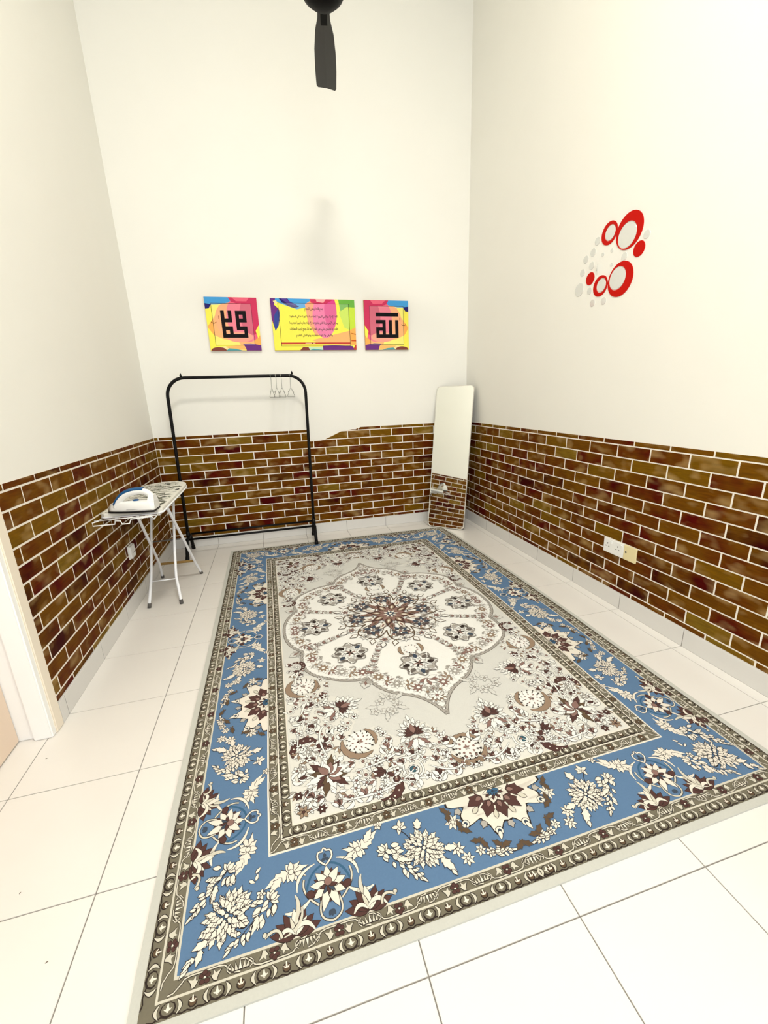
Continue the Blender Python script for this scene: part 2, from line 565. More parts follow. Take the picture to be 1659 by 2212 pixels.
def build_print(name, paint, mapf, mat, parent, sym=None):
    """mapf(u, v, layer) -> (x, y, z); sym: list of (u,v)->(u,v) copies"""
    V, F, C = [], [], []
    for gi, g in enumerate(sym or [lambda u, v: (u, v)]):
        o = len(V)
        V += [mapf(*g(p[0], p[1]), p[2] + gi / 64.0) for p in paint.v]
        F += [tuple(i + o for i in f) for f in paint.f]
        C += paint.c
    me = bpy.data.meshes.new(name)
    me.from_pydata(V, [], F)
    at = me.attributes.new('ink', 'FLOAT_COLOR', 'FACE')
    at.data.foreach_set('color', np.array(C, np.float32).ravel())
    me.materials.append(mat)
    me.update()
    return link(name, me, None, parent)

def rot(pts, ang, cx=0, cy=0):
    c, s_ = math.cos(ang), math.sin(ang)
    return [(cx + p[0] * c - p[1] * s_, cy + p[0] * s_ + p[1] * c) for p in pts]

def arc(cx, cy, r, a0, a1, n=10, ry=None):
    ry = r if ry is None else ry
    return [(cx + r * math.cos(a0 + (a1 - a0) * i / n), cy + ry * math.sin(a0 + (a1 - a0) * i / n)) for i in range(n + 1)]

def bez(p0, p1, p2, n=10):
    return [((1 - t) ** 2 * p0[0] + 2 * t * (1 - t) * p1[0] + t * t * p2[0], (1 - t) ** 2 * p0[1] + 2 * t * (1 - t) * p1[1] + t * t * p2[1]) for t in [i / n for i in range(n + 1)]]

# ------------------------------------------------------------------ rug
BLUE = srgb(93, 122, 155); DBLUE = srgb(62, 98, 128); NAVY = srgb(66, 76, 90)
OLIVE = srgb(116, 110, 94); INK = srgb(52, 44, 40); CREAM = srgb(226, 219, 206); PALE = srgb(205, 200, 184)
MAROON = srgb(84, 58, 54); TAUPE = srgb(150, 128, 108); FIELD = srgb(208, 207, 201); WHITE = srgb(232, 231, 226)
GREY = srgb(104, 97, 91); LGREY = srgb(172, 167, 159); ROSE = srgb(138, 108, 100); BROWNF = srgb(96, 78, 60)
RUG_L, RUG_W = 3.0, 2.0
B0, B1, B2, B3, B4, B5 = 0.022, 0.0545, 0.088, 0.299, 0.335, 0.370
RX, RY = 0.522, -3.258

def interp(x, xp, fp):
    return float(np.interp(x, xp, fp))
def rug_map(u, v, layer=0):
    xl = interp(v, [0, .1, .5, 1.0, 2.0, 3.0], [.030, .024, .014, .010, .002, -.007])
    xr = interp(v, [0, .5, 1.2, 1.6, 2.1, 2.6, 3.0], [2.048, 2.046, 2.052, 2.046, 2.034, 2.014, 1.992])
    x = RX + xl + (xr - xl) * u / RUG_W
    yb = interp(u, [0, .4, .8, 1.5, 2.0], [0.0, 0.0, 0.003, .014, .02])
    y = RY + yb + (RUG_L - 0.002 - yb) * v / RUG_L
    return (x, y, 0.0062 + layer * 1.0e-5)

rug = empty('area_rug', (0, 0, 0))
tag(rug, 'large blue bordered oriental rug with a pale floral medallion lying on the tiles', 'rug')
# body with slightly soft edge
bm = bmesh.new()
nu, nv = 16, 24
grid = [[None] * (nv + 1) for _ in range(nu + 1)]
for i in range(nu + 1):
    for j in range(nv + 1):
        x, y, z = rug_map(RUG_W * i / nu, RUG_L * j / nv)
        grid[i][j] = bm.verts.new((x, y, 0.006))
for i in range(nu):
    for j in range(nv):
        bm.faces.new((grid[i][j], grid[i + 1][j], grid[i + 1][j + 1], grid[i][j + 1]))
ext = bmesh.ops.extrude_face_region(bm, geom=bm.faces[:])
for v_ in [x for x in ext['geom'] if isinstance(x, bmesh.types.BMVert)]:
    v_.co.z = 0.0004
link('binding', bm_mesh(bm, 'binding'), M_rugpile, rug)

SYM4 = [lambda u, v: (u, v), lambda u, v: (RUG_W - u, v), lambda u, v: (u, RUG_L - v), lambda u, v: (RUG_W - u, RUG_L - v)]

def grid_rect(P, u0, v0, u1, v1, col, n=24):
    """flat rectangle cut into cells so that it follows the rug's wavy outline"""
    nu_ = max(1, int(math.ceil((u1 - u0) / 0.1))); nv_ = max(1, int(math.ceil((v1 - v0) / 0.1)))
    for i in range(nu_):
        for j in range(nv_):
            a, b = u0 + (u1 - u0) * i / nu_, u0 + (u1 - u0) * (i + 1) / nu_
            c, d = v0 + (v1 - v0) * j / nv_, v0 + (v1 - v0) * (j + 1) / nv_
            P.poly([(a, c), (b, c), (b, d), (a, d)], col, 0)

def ring_rect(P, d0, d1, col, layer=0):
    """band between inset d0 and d1, only in the quarter u<1, v<1.5"""
    def cells(a0, a1, mk):
        n = max(1, int(math.ceil((a1 - a0) / 0.1)))
        for i in range(n):
            P.poly(mk(a0 + (a1 - a0) * i / n, a0 + (a1 - a0) * (i + 1) / n), col, layer)
    cells(d0, 1.0, lambda a, b: [(a, d0), (b, d0), (b, d1), (a, d1)])
    cells(d1, 1.5, lambda a, b: [(d0, a), (d1, a), (d1, b), (d0, b)])

def petal(P, x, y, ang, L, Wd, fill, out=INK, lw=0.0016, n=5, pw=0.8):
    up, dn = [], []
    for i in range(n + 1):
        t = i / n
        w = Wd / 2 * math.sin(math.pi * t ** pw) ** 0.9 if 0 < t < 1 else 0
        up.append((L * t, w)); dn.append((L * t, -w))
    pts = rot(up + dn[-2:0:-1], ang, x, y)
    if out is not None:
        c = (x + L / 2 * math.cos(ang), y + L / 2 * math.sin(ang))
        P.poly(rot([(p[0] * (1 + 2 * lw / L) - lw, p[1] * (1 + 2.2 * lw / Wd)) for p in up + dn[-2:0:-1]], ang, x, y), out)
    P.poly(pts, fill)

def leaf(P, x, y, ang, L, Wd, fill, out=INK, lw=0.0016, teeth=3, bend=0.0):
    up, dn = [(0, 0)], []
    for i in range(teeth):
        t0, t1 = (i + .55) / (teeth + .5), (i + 1.0) / (teeth + .5)
        w0 = Wd / 2 * math.sin(math.pi * min(.97, t0 ** .75)) * 1.05
        up += [(L * t0 * 0.95, w0), (L * t0 * 1.02, w0 * .62)]
        dn += [(L * t0 * 0.95, -w0), (L * t0 * 1.02, -w0 * .62)]
    pts = up + [(L, 0)] + dn[::-1]
    pts = [(p[0], p[1] + bend * (p[0] / L) ** 2 * L) for p in pts]
    if out is not None:
        P.poly(rot([(p[0] * (1 + 2.4 * lw / L) - lw, p[1] * (1 + 2.6 * lw / Wd)) for p in pts], ang, x, y), out)
    P.poly(rot(pts, ang, x, y), fill)

def disc(P, x, y, r, fill, out=INK, lw=0.0014, n=10):
    if out is not None:
        P.poly(arc(x, y, r + lw, 0, 2 * math.pi, n)[:-1], out)
    P.poly(arc(x, y, r, 0, 2 * math.pi, n)[:-1], fill)

def flower(P, x, y, r, n, fill, cen=MAROON, ang=0.0, out=INK, wd=None):
    for k in range(n):
        petal(P, x, y, ang + 2 * math.pi * k / n, r, wd or r * 1.9 / n * 1.6, fill, out)
    disc(P, x, y, r * .2, cen, out)

def cluster(P, x, y, ang, L, Wd, fill=CREAM, core=CREAM, rings=((1.0, 20), (.84, 18), (.64, 14), (.42, 10), (.2, 6)), rr=None):
    """a bushy palmette: concentric serrated petals"""
    rr = rr or R
    for s_, n in rings:
        for k in range(n):
            a = 2 * math.pi * (k + (.5 if s_ < .9 else 0)) / n + rr.uniform(-.08, .08)
            ex, ey = math.cos(a) * L / 2 * s_, math.sin(a) * Wd / 2 * s_
            pl = (L + Wd) / 4 * (.42 if s_ > .9 else .36) * rr.uniform(.85, 1.2)
            px, py = rot([(ex * (1 - .35), ey * (1 - .35))], ang, x, y)[0]
            leaf(P, px, py, ang + math.atan2(ey, ex) + rr.uniform(-.25, .25), pl, pl * .62, fill if s_ > .3 else core, teeth=2)
    disc(P, x, y, Wd * .05, core)

def spray(P, x0, y0, x1, y1, n=9, Wd=0.05, fill=CREAM):
    """grape-like spray tapering from (x0,y0) to (x1,y1)"""
    ang = math.atan2(y1 - y0, x1 - x0); L = math.hypot(x1 - x0, y1 - y0)
    P.stroke([(x0, y0), (x1, y1)], .0018, INK)
    rs = random.Random(int((x0 * 7 + y0 * 13 + x1 * 3) * 1000))
    N = n * 4
    for k in range(N - 1, -1, -1):
        t = (k / (N - 1)) ** 1.25
        w = Wd * .52 * (1 - t) ** .8
        off = rs.uniform(-1, 1) * w
        cx, cy = x0 + (x1 - x0) * t - off * math.sin(ang), y0 + (y1 - y0) * t + off * math.cos(ang)
        L_ = (.021 - .008 * t) * (.6 + Wd / .1) * rs.uniform(.85, 1.2)
        petal(P, cx, cy, ang + off / max(w, .004) * .9 + rs.uniform(-.3, .3), L_, L_ * .52, fill)
    for s_ in (-1.9, 1.9, -2.6, 2.6, math.pi):
        petal(P, x0, y0, ang + s_, Wd * .5, Wd * .26, fill)
    leaf(P, x0 + (x1 - x0) * .35, y0 + (y1 - y0) * .35, ang + .75, Wd * .9, Wd * .34, fill, teeth=3, bend=-.25)
    petal(P, x1, y1, ang, .022, .006, fill)

def leaf_flower(P, x, y, ang, s_=1.0, flip=1):
    """a flower head with a long acanthus tail"""
    leaf(P, *rot([(.0, 0)], ang, x, y)[0], ang, .078 * s_, .034 * s_, CREAM, teeth=4, bend=.18 * flip)
    leaf(P, *rot([(.028 * s_, .004 * flip)], ang, x, y)[0], ang + .55 * flip, .046 * s_, .024 * s_, CREAM, teeth=3)
    for k, a in enumerate((2.1, 2.7, 3.3, 3.9)):
        leaf(P, x, y, ang + a * flip, (.034, .046, .05, .034)[k] * s_, .02 * s_, CREAM, teeth=2, bend=-.2 * flip)
    for a in (1.0, 1.5, -1.2, -1.7):
        petal(P, x, y, ang + a * flip, .028 * s_, .016 * s_, CREAM)
    disc(P, x, y, .007 * s_, CREAM)
    flower(P, *rot([(.088 * s_, .022 * flip * s_)], ang, x, y)[0], .014 * s_, 5, CREAM, CREAM)

def outlined(P, pts, w, col, out=INK, lw=.0030, taper=False, closed=False):
    P.stroke(pts, w + lw, out, closed, taper)
    P.stroke(pts, w, col, closed, taper)

def crescent(P, cx, cy, r, a0, a1, wmax, col, out=INK, lw=.0016, teeth=0):
    n = 14
    o_, i_ = [], []
    for i in range(n + 1):
        t = i / n; a = a0 + (a1 - a0) * t
        w = wmax * math.sin(math.pi * t) ** .8 if 0 < t < 1 else 0
        ro = r + w / 2 + (teeth * (.5 if i % 2 else -.2) if 0 < i < n else 0)
        o_.append((cx + ro * math.cos(a), cy + ro * math.sin(a)))
        i_.append((cx + (r - w / 2) * math.cos(a), cy + (r - w / 2) * math.sin(a)))
    pts = o_ + i_[-2:0:-1]
    if out is not None:
        P.stroke(pts, lw * 2, out, True)
    P.poly(pts, col)

def tulip(P, x, y, ang, s_=1.0):
    """half flower fanning out from the edge line"""
    for a, L_, w_, c in ((-1.35, .066, .026, MAROON), (1.35, .066, .026, MAROON), (-.95, .060, .024, MAROON), (.95, .060, .024, MAROON),
                         (-.5, .060, .023, MAROON), (.5, .060, .023, MAROON), (.02, .060, .020, CREAM)):
        petal(P, x, y, ang + a, L_ * s_, w_ * s_, c)
    petal(P, x, y, ang - .72, .048 * s_, .013 * s_, CREAM)
    petal(P, x, y, ang + .28, .046 * s_, .010 * s_, PALE)
    outlined(P, rot(bez((.0, -.046), (.036, -.026), (.008, .002), 8), ang, x, y), .011 * s_, CREAM, taper=True)
    outlined(P, rot(bez((.004, .004), (.030, .022), (.002, .040), 8), ang, x, y), .010 * s_, CREAM, taper=True)

def rosette(P, x, y, ang):
    """lotus in a quatrefoil of vines; local +x points to the field"""
    q = lambda a, b: rot([(a, b)], ang, x, y)[0]
    qq = lambda l: rot(l, ang, x, y)
    for s_ in (-1, 1):
        P.stroke(qq(bez((.055, s_ * .004), (.05, s_ * .045), (.0, s_ * .058), 8)), .006, DBLUE)
        outlined(P, qq(bez((.03, s_ * .062), (-.005, s_ * .075), (-.04, s_ * .03), 8)), .0045, PALE)
        outlined(P, qq(bez((-.02, s_ * .05), (-.05, s_ * .08), (-.035, s_ * .115), 8)), .011, CREAM, taper=True)
        outlined(P, qq(bez((.0, s_ * .088), (-.03, s_ * .07), (-.075, s_ * .10), 8)), .010, PALE, taper=True)
        petal(P, *q(-.006, s_ * .060), ang + s_ * 1.2 + math.pi, .030, .018, MAROON)
        outlined(P, qq(bez((.062, s_ * .030), (.050, s_ * .085), (.004, s_ * .082), 8)), .0085, CREAM, taper=True)
        outlined(P, qq(bez((-.03, s_ * .072), (-.075, s_ * .070), (-.084, s_ * .120), 8)), .0075, PALE, taper=True)
        outlined(P, qq(bez((-.03, s_ * .022), (-.075, s_ * .04), (-.082, s_ * .0), 8)), .0042, PALE)
    heart = bez((.050, 0), (.062, .016), (.072, .020), 5) + bez((.072, .020), (.094, .022), (.088, .006), 5)[1:] + bez((.090, .006), (.104, .0), (.090, -.006), 4)[1:]
    heart = heart + [(p[0], -p[1]) for p in heart[-6::-1]][:-1]
    P.stroke(qq(heart), .0075, INK, True); P.stroke(qq(heart), .0045, CREAM, True)
    for a in (0, 2.2, -2.2):
        petal(P, *q(.070, 0), ang + a, .014, .010, NAVY, None)
    for k in range(9):
        a = ang + 2 * math.pi * k / 9
        petal(P, x, y, a + .35, .041, .019, MAROON)
    for k in range(9):
        a = ang + 2 * math.pi * k / 9
        petal(P, x, y, a, .062 if k in (4, 5) else .048, .021, CREAM)
    for k in range(5):
        petal(P, x, y, ang + math.pi + (k - 2) * .7, .024, .009, MAROON if k % 2 == 0 else NAVY)
    disc(P, *q(.008, 0), .010, ROSE)
    for a in (2.6, 3.14, -2.6):
        petal(P, *q(-.058, 0), ang + a, .016, .010, NAVY, None)

def bud(P, x, y, ang, s_=1.0, col=BROWNF):
    leaf(P, x, y, ang, .036 * s_, .022 * s_, col, out=NAVY, teeth=2)
    petal(P, x, y, ang + 2.5, .014 * s_, .007 * s_, col, None)
    petal(P, x, y, ang - 2.5, .014 * s_, .007 * s_, col, None)

def star(P, x, y, ang):
    """half star medallion growing out of the inner border; local -x = towards the rug's edge"""
    n = 60
    pts = []
    for i in range(n + 1):
        a = math.pi / 2 + math.pi * i / n
        k = 5 * (a - math.pi / 2) / math.pi
        lobe = abs(math.cos(math.pi * (k - .0)))
        r = .098 + .034 * (lobe ** 2.2) + .006 * math.cos(22 * a)
        pts.append((r * math.cos(a), r * 1.28 * math.sin(a)))
    pl = [p for p in pts if p[0] <= 0.001]
    P.poly(rot([(p[0] * 1.05, p[1] * 1.04) for p in pl], ang, x, y), INK)
    P.poly(rot(pl, ang, x, y), CREAM)
    for k in range(5):
        a = math.pi / 2 + math.pi * (k + .5) / 5
        ex = 1 + .28 * abs(math.sin(a))
        c = (math.cos(a) * .062, math.sin(a) * .062 * ex)
        cx, cy = rot([c], ang, x, y)[0]
        leaf(P, *rot([(c[0] * .58, c[1] * .58)], ang, x, y)[0], ang + a, .060, .050, MAROON, teeth=2)
        petal(P, *rot([(c[0] * .62, c[1] * .62)], ang, x, y)[0], ang + a, .022, .014, ROSE)
    for k in range(6):
        a = math.pi / 2 + math.pi * k / 5
        ex = 1 + .28 * abs(math.sin(a))
        for d in (.132,):
            c = rot([(math.cos(a) * d, math.sin(a) * d * ex)], ang, x, y)[0]
            if k in (0, 5):
                continue
            disc(P, *c, .0115, CREAM, lw=.002, n=8); disc(P, *c, .0065, NAVY, None, n=6)
            petal(P, *c, ang + a, .026, .012, CREAM)
        c = rot([(math.cos(a) * .095, math.sin(a) * .095 * ex)], ang, x, y)[0]
        if 0 < k < 5:
            petal(P, *c, ang + a + math.pi, .03, .014, PALE)
    for k in range(5):
        a = math.pi / 2 + math.pi * (k + .5) / 5
        ex = 1 + .28 * abs(math.sin(a))
        c = rot([(math.cos(a) * .106, math.sin(a) * .106 * ex)], ang, x, y)[0]
        leaf(P, *c, ang + a, .024, .026, LGREY, teeth=2)
    for k in range(9):
        a = math.pi / 2 + math.pi * (k + .5) / 9
        petal(P, x, y, ang + a, .036, .013, MAROON if k % 2 else CREAM)
    for k in range(7):
        a = math.pi / 2 + math.pi * (k + .5) / 7
        petal(P, x, y, ang + a, .022, .010, DBLUE)
    for k in range(9):
        a = math.pi / 2 + math.pi * (k + .5) / 9
        c = rot([(math.cos(a) * .176, math.sin(a) * .176 * (1 - .02))], ang, x, y)[0]
        if 0 <= k <= 8:
            bud(P, *c, ang + a + (2.0 if k % 2 else 1.1), .85)

# print sheets: ground colours
P_ground = Paint()
ring_rect(P_ground, B0, B2, OLIVE)
ring_rect(P_ground, B2, B3, BLUE)
ring_rect(P_ground, B3, B5, OLIVE)
for i in range(7):
    for j in range(12):
        a, b = B5 + (1 - B5) * i / 7, B5 + (1 - B5) * (i + 1) / 7
        c, d = B5 + (1.5 - B5) * j / 12, B5 + (1.5 - B5) * (j + 1) / 12
        P_ground.poly([(a, c), (b, c), (b, d), (a, d)], FIELD, 0)
for d, w in ((B1, .0050), (B2, .0058), (B3, .0058), (B4, .0046), (B5, .0050)):
    ring_rect(P_ground, d - w / 2, d + w / 2, PALE if d < .2 else CREAM, 6)
build_print('ground_bands', P_ground, rug_map, M_rug, rug, SYM4)

# guard stripes
def guard_outer(P, s0, s1, dmid, wd, n, place):
    pitch = (s1 - s0) / n
    for k in range(n):
        P.reset()
        s = s0 + pitch * (k + .5)
        h_ = wd * .5
        def q(pts):
            return [place(s + p[0] * pitch, dmid + p[1] * wd) for p in pts]
        # dark waving edge
        P.stroke(q([(-.5, -.48), (-.4, -.36), (-.28, -.44), (-.12, -.30), (0, -.42), (.12, -.30), (.28, -.44), (.4, -.36), (.5, -.48)]), wd * .09, INK)
        P.poly(q(arc(0, 0, .17, 0, 2 * math.pi, 10, .40)[:-1]), INK)
        P.poly(q(arc(0, .02, .135, 0, 2 * math.pi, 10, .33)[:-1]), BROWNF if wd > .033 else OLIVE)
        for a, b in ((0, .26), (.075, 0), (-.075, 0), (0, -.22)):
            P.poly(q([(a * .3 - .03, b * .3 - .06), (a * .3 + .03, b * .3 - .06), (a + .012, b + .05), (a - .012, b + .05)]), CREAM)
        P.poly(q(arc(0, 0, .045, 0, 2 * math.pi, 8, .12)[:-1]), CREAM)
        for s_ in (-1, 1):
            lo = [(s_ * (.17 + .115 * math.sin(math.pi * t)), -.42 + .84 * t) for t in [i / 8 for i in range(9)]]
            li = [(s_ * (.17 + .045 * math.sin(math.pi * t)), -.42 + .84 * t) for t in [i / 8 for i in range(9)]]
            P.poly(q([(p[0] + s_ * .018, p[1] * 1.08) for p in lo] + [(p[0] - s_ * .012, p[1] * 1.0) for p in li[::-1]]), INK)
            P.poly(q(lo + li[::-1]), PALE)
        # small bloom between
        P.poly(q([(.5 + p[0], p[1]) for p in arc(0, -.05, .10, 0, 2 * math.pi, 9, .30)[:-1]]), INK)
        P.poly(q([(.5 + p[0], p[1]) for p in arc(0, -.03, .078, 0, 2 * math.pi, 9, .24)[:-1]]), BROWNF)
        for a, b in ((0, .30), (.065, .06), (-.065, .06)):
            P.poly(q([(.5 + a * .2 - .022, b * .2 - .08), (.5 + a * .2 + .022, b * .2 - .08), (.5 + a + .012, b + .02), (.5 + a - .012, b + .02)]), CREAM)

def guard_inner(P, s0, s1, dmid, wd, n, place, bloom=MAROON):
    pitch = (s1 - s0) / n
    for k in range(n):
        P.reset()
        s = s0 + pitch * (k + .5)
        fl = 1 if k % 2 == 0 else -1
        def q(pts):
            return [place(s + p[0] * pitch, dmid + fl * p[1] * wd) for p in pts]
        # s-shaped vine
        vn = [(-.5, -.36), (-.42, -.30), (-.34, .0), (-.28, .30), (-.2, .38), (.2, .38), (.28, .30), (.34, 0), (.42, -.30), (.5, -.36)]
        P.stroke(q([tuple(p) for p in vn]), wd * .17, INK); P.stroke(q([tuple(p) for p in vn]), wd * .09, PALE)
        # brown flower
        for a, b in ((-.06, .12), (.06, .12), (-.05, -.22), (.05, -.22), (0, .28)):
            P.poly(q([(p[0] + a * .7, p[1] + b) for p in arc(0, 0, .045, 0, 2 * math.pi, 8, .17)[:-1]]), INK)
            P.poly(q([(p[0] + a * .7, p[1] + b) for p in arc(0, 0, .036, 0, 2 * math.pi, 8, .14)[:-1]]), bloom)
        P.poly(q(arc(0, 0, .017, 0, 2 * math.pi, 6, .07)[:-1]), CREAM)
        # side leaves
        for s_ in (-1, 1):
            lf = [(s_ * .09, -.05), (s_ * .13, -.34), (s_ * .17, -.40), (s_ * .19, -.10), (s_ * .23, .16), (s_ * .16, .05), (s_ * .12, .28), (s_ * .12, .0)]
            P.poly(q([(s_ * .15 + (p[0] - s_ * .15) * 1.22, p[1] * 1.14) for p in lf]), INK)
            P.poly(q(lf), PALE)
        # lotus between blooms
        for a, hh in ((-.10, .14), (.10, .14), (-.055, .26), (.055, .26), (0, .38)):
            pt = [(.5 + a - .022, -.22), (.5 + a * 1.25, hh), (.5 + a + .022, -.22)]
            P.poly(q([(.5 + a - .034, -.28), (.5 + a * 1.25, hh + .10), (.5 + a + .034, -.28)]), INK)
            P.poly(q(pt), PALE if abs(a) > .02 else CREAM)
        for s_ in (-1, 1):
            cc = [(.5 + s_ * (.14 + .05 * math.sin(math.pi * t)), -.3 + .55 * t) for t in [i / 5 for i in range(6)]]
            P.stroke(q(cc), wd * .12, INK); P.stroke(q(cc), wd * .06, PALE)

P_guard = Paint()
HB = lambda s, d: (s, d)
VB = lambda s, d: (d, s)
m1, m2 = (B0 + B1) / 2, (B1 + B2) / 2
guard_outer(P_guard, .03, 1.03, m1, .0315, 10, HB)
guard_outer(P_guard, .05, 1.55, m1, .0315, 15, VB)
guard_inner(P_guard, .075, .995, m2, .031, 6, HB)
guard_inner(P_guard, .075, 1.5, m2, .031, 9, VB)
m3, m4 = (B3 + B4) / 2, (B4 + B5) / 2
guard_inner(P_guard, .30, 1.0, m3, .0335, 5, HB, BROWNF)
guard_inner(P_guard, .315, 1.5, m3, .0335, 9, VB, BROWNF)
guard_outer(P_guard, .335, 1.0, m4, .0325, 7, HB)
guard_outer(P_guard, .35, 1.5, m4, .0325, 12, VB)
gp = build_print('guard_stripes', P_guard, rug_map, M_rug, rug, SYM4)
gp['kind'] = 'stuff'

# blue border motifs (quarter)
PB = Paint()
def fresh():
    PB.reset()
def segment(place_pt, base_ang, r0, s0, flip=1):
    """motifs between a rosette at r0 and a star at s0 (s along the border, d from the rug edge)"""
    k = (s0 - r0)
    def at(t, d):
        return place_pt(r0 + t * k, d)
    def an(a):                       # angle in the (along, inward) frame
        p0, p1 = place_pt(0, 0), place_pt(math.cos(a) * (1 if k > 0 else -1), math.sin(a))
        return math.atan2(p1[1] - p0[1], p1[0] - p0[0])
    fl = 1 if (an(math.pi / 2) - an(0)) % (2 * math.pi) < math.pi else -1
    fresh(); leaf_flower(PB, *at(.17, .243), an(.35), .95, fl)
    fresh(); spray(PB, *at(.30, .215), *at(.44, .122), 8, .046)
    fresh()
    for t, d, a, s_ in ((.41, .268, .5, .016), (.355, .20, -.9, .008)):
        for b in (-.8, 0, .8, 2.4, -2.4):
            petal(PB, *at(t, d), an(a + b), s_ * 1.4, s_ * .7, CREAM)
    PB.stroke(bez(at(.40, .262), at(.44, .245), at(.455, .21), 6), .002, INK)
    fresh(); cluster(PB, *at(.50, .19), an(-.5), .122, .098)
    leaf(PB, *at(.565, .150), an(-1.0), .052, .026, CREAM, teeth=3)
    leaf(PB, *at(.60, .172), an(-.15), .040, .022, CREAM, teeth=3)
    petal(PB, *at(.595, .115), an(-1.1), .02, .009, CREAM)
    leaf(PB, *at(.50, .246), an(1.25), .034, .028, CREAM, teeth=2)
    fresh(); flower(PB, *at(.70, .236), .026, 8, CREAM, CREAM)
    flower(PB, *at(.665, .160), .022, 7, CREAM, CREAM); flower(PB, *at(.695, .128), .020, 7, CREAM, CREAM)
    fresh(); flower(PB, *at(.775, .138), .016, 6, CREAM, CREAM); flower(PB, *at(.82, .124), .015, 6, CREAM, CREAM)
    spray(PB, *at(.84, .122), *at(.93, .112), 4, .022)

def border(place_pt, rosettes, stars, ang_in):
    for r_ in rosettes:
        fresh(); rosette(PB, *place_pt(r_, .178), ang_in)
        for s_, rt in ((-1, .35), (1, -.35)):
            fresh()
            c = place_pt(r_ + s_ * .092, B2 + .003)
            tulip(PB, *c, ang_in, .95)
            c2 = place_pt(r_ + s_ * .155, .096)
            outlined(PB, bez(place_pt(r_ + s_ * .125, .094), place_pt(r_ + s_ * .13, .128), place_pt(r_ + s_ * .165, .106), 8), .006, PALE)
            disc(PB, *place_pt(r_ + s_ * .165, .112), .005, PALE)
    for s_ in stars:
        fresh(); star(PB, *place_pt(s_, B3 - .003), ang_in)

border(HB, [.449], [1.0], math.pi / 2)
border(VB, [.433, 1.5], [.95], 0.0)
segment(HB, 0, .449, 1.0)
segment(VB, 0, .433, .95)
segment(VB, 0, 1.5, .95)
# corner
fresh(); cluster(PB, .192, .180, math.pi * .25, .140, .098)
for t in range(4):
    leaf(PB, .152 - .013 * t, .138 - .013 * t, math.pi * 1.25 + (-.5, .5, -.35, .0)[t], .036 - .004 * t, .022 - .003 * t, CREAM, teeth=2)
petal(PB, .118, .108, math.pi * 1.25, .024, .007, CREAM)
fresh(); spray(PB, .188, .292, .108, .205, 8, .046)
fresh(); spray(PB, .300, .186, .205, .108, 8, .046)
fresh(); leaf_flower(PB, .240, .335, -math.pi / 2 - .3, .95, -1)
fresh(); leaf_flower(PB, .355, .238, math.pi + .15, .95, 1)
fresh()
for p in ((.262, .262, .8), (.245, .248, -.6), (.262, .243, 1.2)):
    petal(PB, p[0], p[1], p[2], .018, .008, CREAM)
o = build_print('blue_border_flowers', PB, rug_map, M_rug, rug, SYM4)
o['kind'] = 'stuff'

# field: corner arabesques
PF = Paint()
def ff():
    PF.reset()
def palmette(x, y, ang, s_=1.0, core=MAROON):
    ff()
    cluster(PF, x, y, ang, .155 * s_, .125 * s_, WHITE, core, ((1.0, 17), (.74, 13), (.5, 9)))
    for k in range(9):
        petal(PF, x, y, ang + (k - 4) * .42, .042 * s_, .018 * s_, core)
    petal(PF, x, y, ang, .05 * s_, .022 * s_, ROSE)
    for a in (-2.2, 2.2, -2.7, 2.7):
        leaf(PF, *rot([(-.03 * s_, 0)], ang, x, y)[0], ang + a, .06 * s_, .03 * s_, ROSE if abs(a) < 2.4 else WHITE, teeth=2)
    leaf(PF, *rot([(.07 * s_, 0)], ang, x, y)[0], ang, .036 * s_, .018 * s_, WHITE, teeth=2)
def moonflower(x, y, ang, s_=1.0):
    ff()
    crescent(PF, x, y, .066 * s_, ang + math.pi * .62, ang + math.pi * 1.38 + .25, .024 * s_, TAUPE, teeth=.004)
    crescent(PF, x, y, .060 * s_, ang - 1.3, ang + .35, .016 * s_, TAUPE, teeth=.004) if s_ > .8 else None
    disc(PF, x, y, .050 * s_, WHITE, None, n=14)
    for rr_, n, c in ((.045, 13, INK), (.034, 11, GREY), (.022, 8, ROSE)):
        for k in range(n):
            a = ang + 2 * math.pi * (k + (.5 if rr_ == .034 else 0)) / n
            petal(PF, x + rr_ * s_ * math.cos(a), y + rr_ * s_ * math.sin(a), a + .3, .012 * s_, .0055 * s_, c, None)
    for k in range(5):
        a = ang + 2 * math.pi * k / 5
        petal(PF, x, y, a, .014 * s_, .008 * s_, (ROSE, LGREY, MAROON, LGREY, ROSE)[k], None)
def outline_bouquet(x, y, ang, s_=1.0):
    ff()
    for k in range(7):
        c = rot([(.055 * s_ * math.cos(k * .9) * (1.25 if k % 2 else .7), .04 * s_ * math.sin(k * .9))], ang, x, y)[0]
        for j in range(5):
            petal(PF, *c, ang + j * 1.257 + k, .024 * s_, .015 * s_, FIELD, GREY, .0012)
        disc(PF, *c, .005 * s_, LGREY, GREY, n=7)
    for a in (0, 2.4, -2.4, 1.2, -1.2):
        leaf(PF, *rot([(.05 * s_ * math.cos(a), .04 * s_ * math.sin(a))], ang, x, y)[0], ang + a, .05 * s_, .024 * s_, FIELD, GREY, .0012, 2)
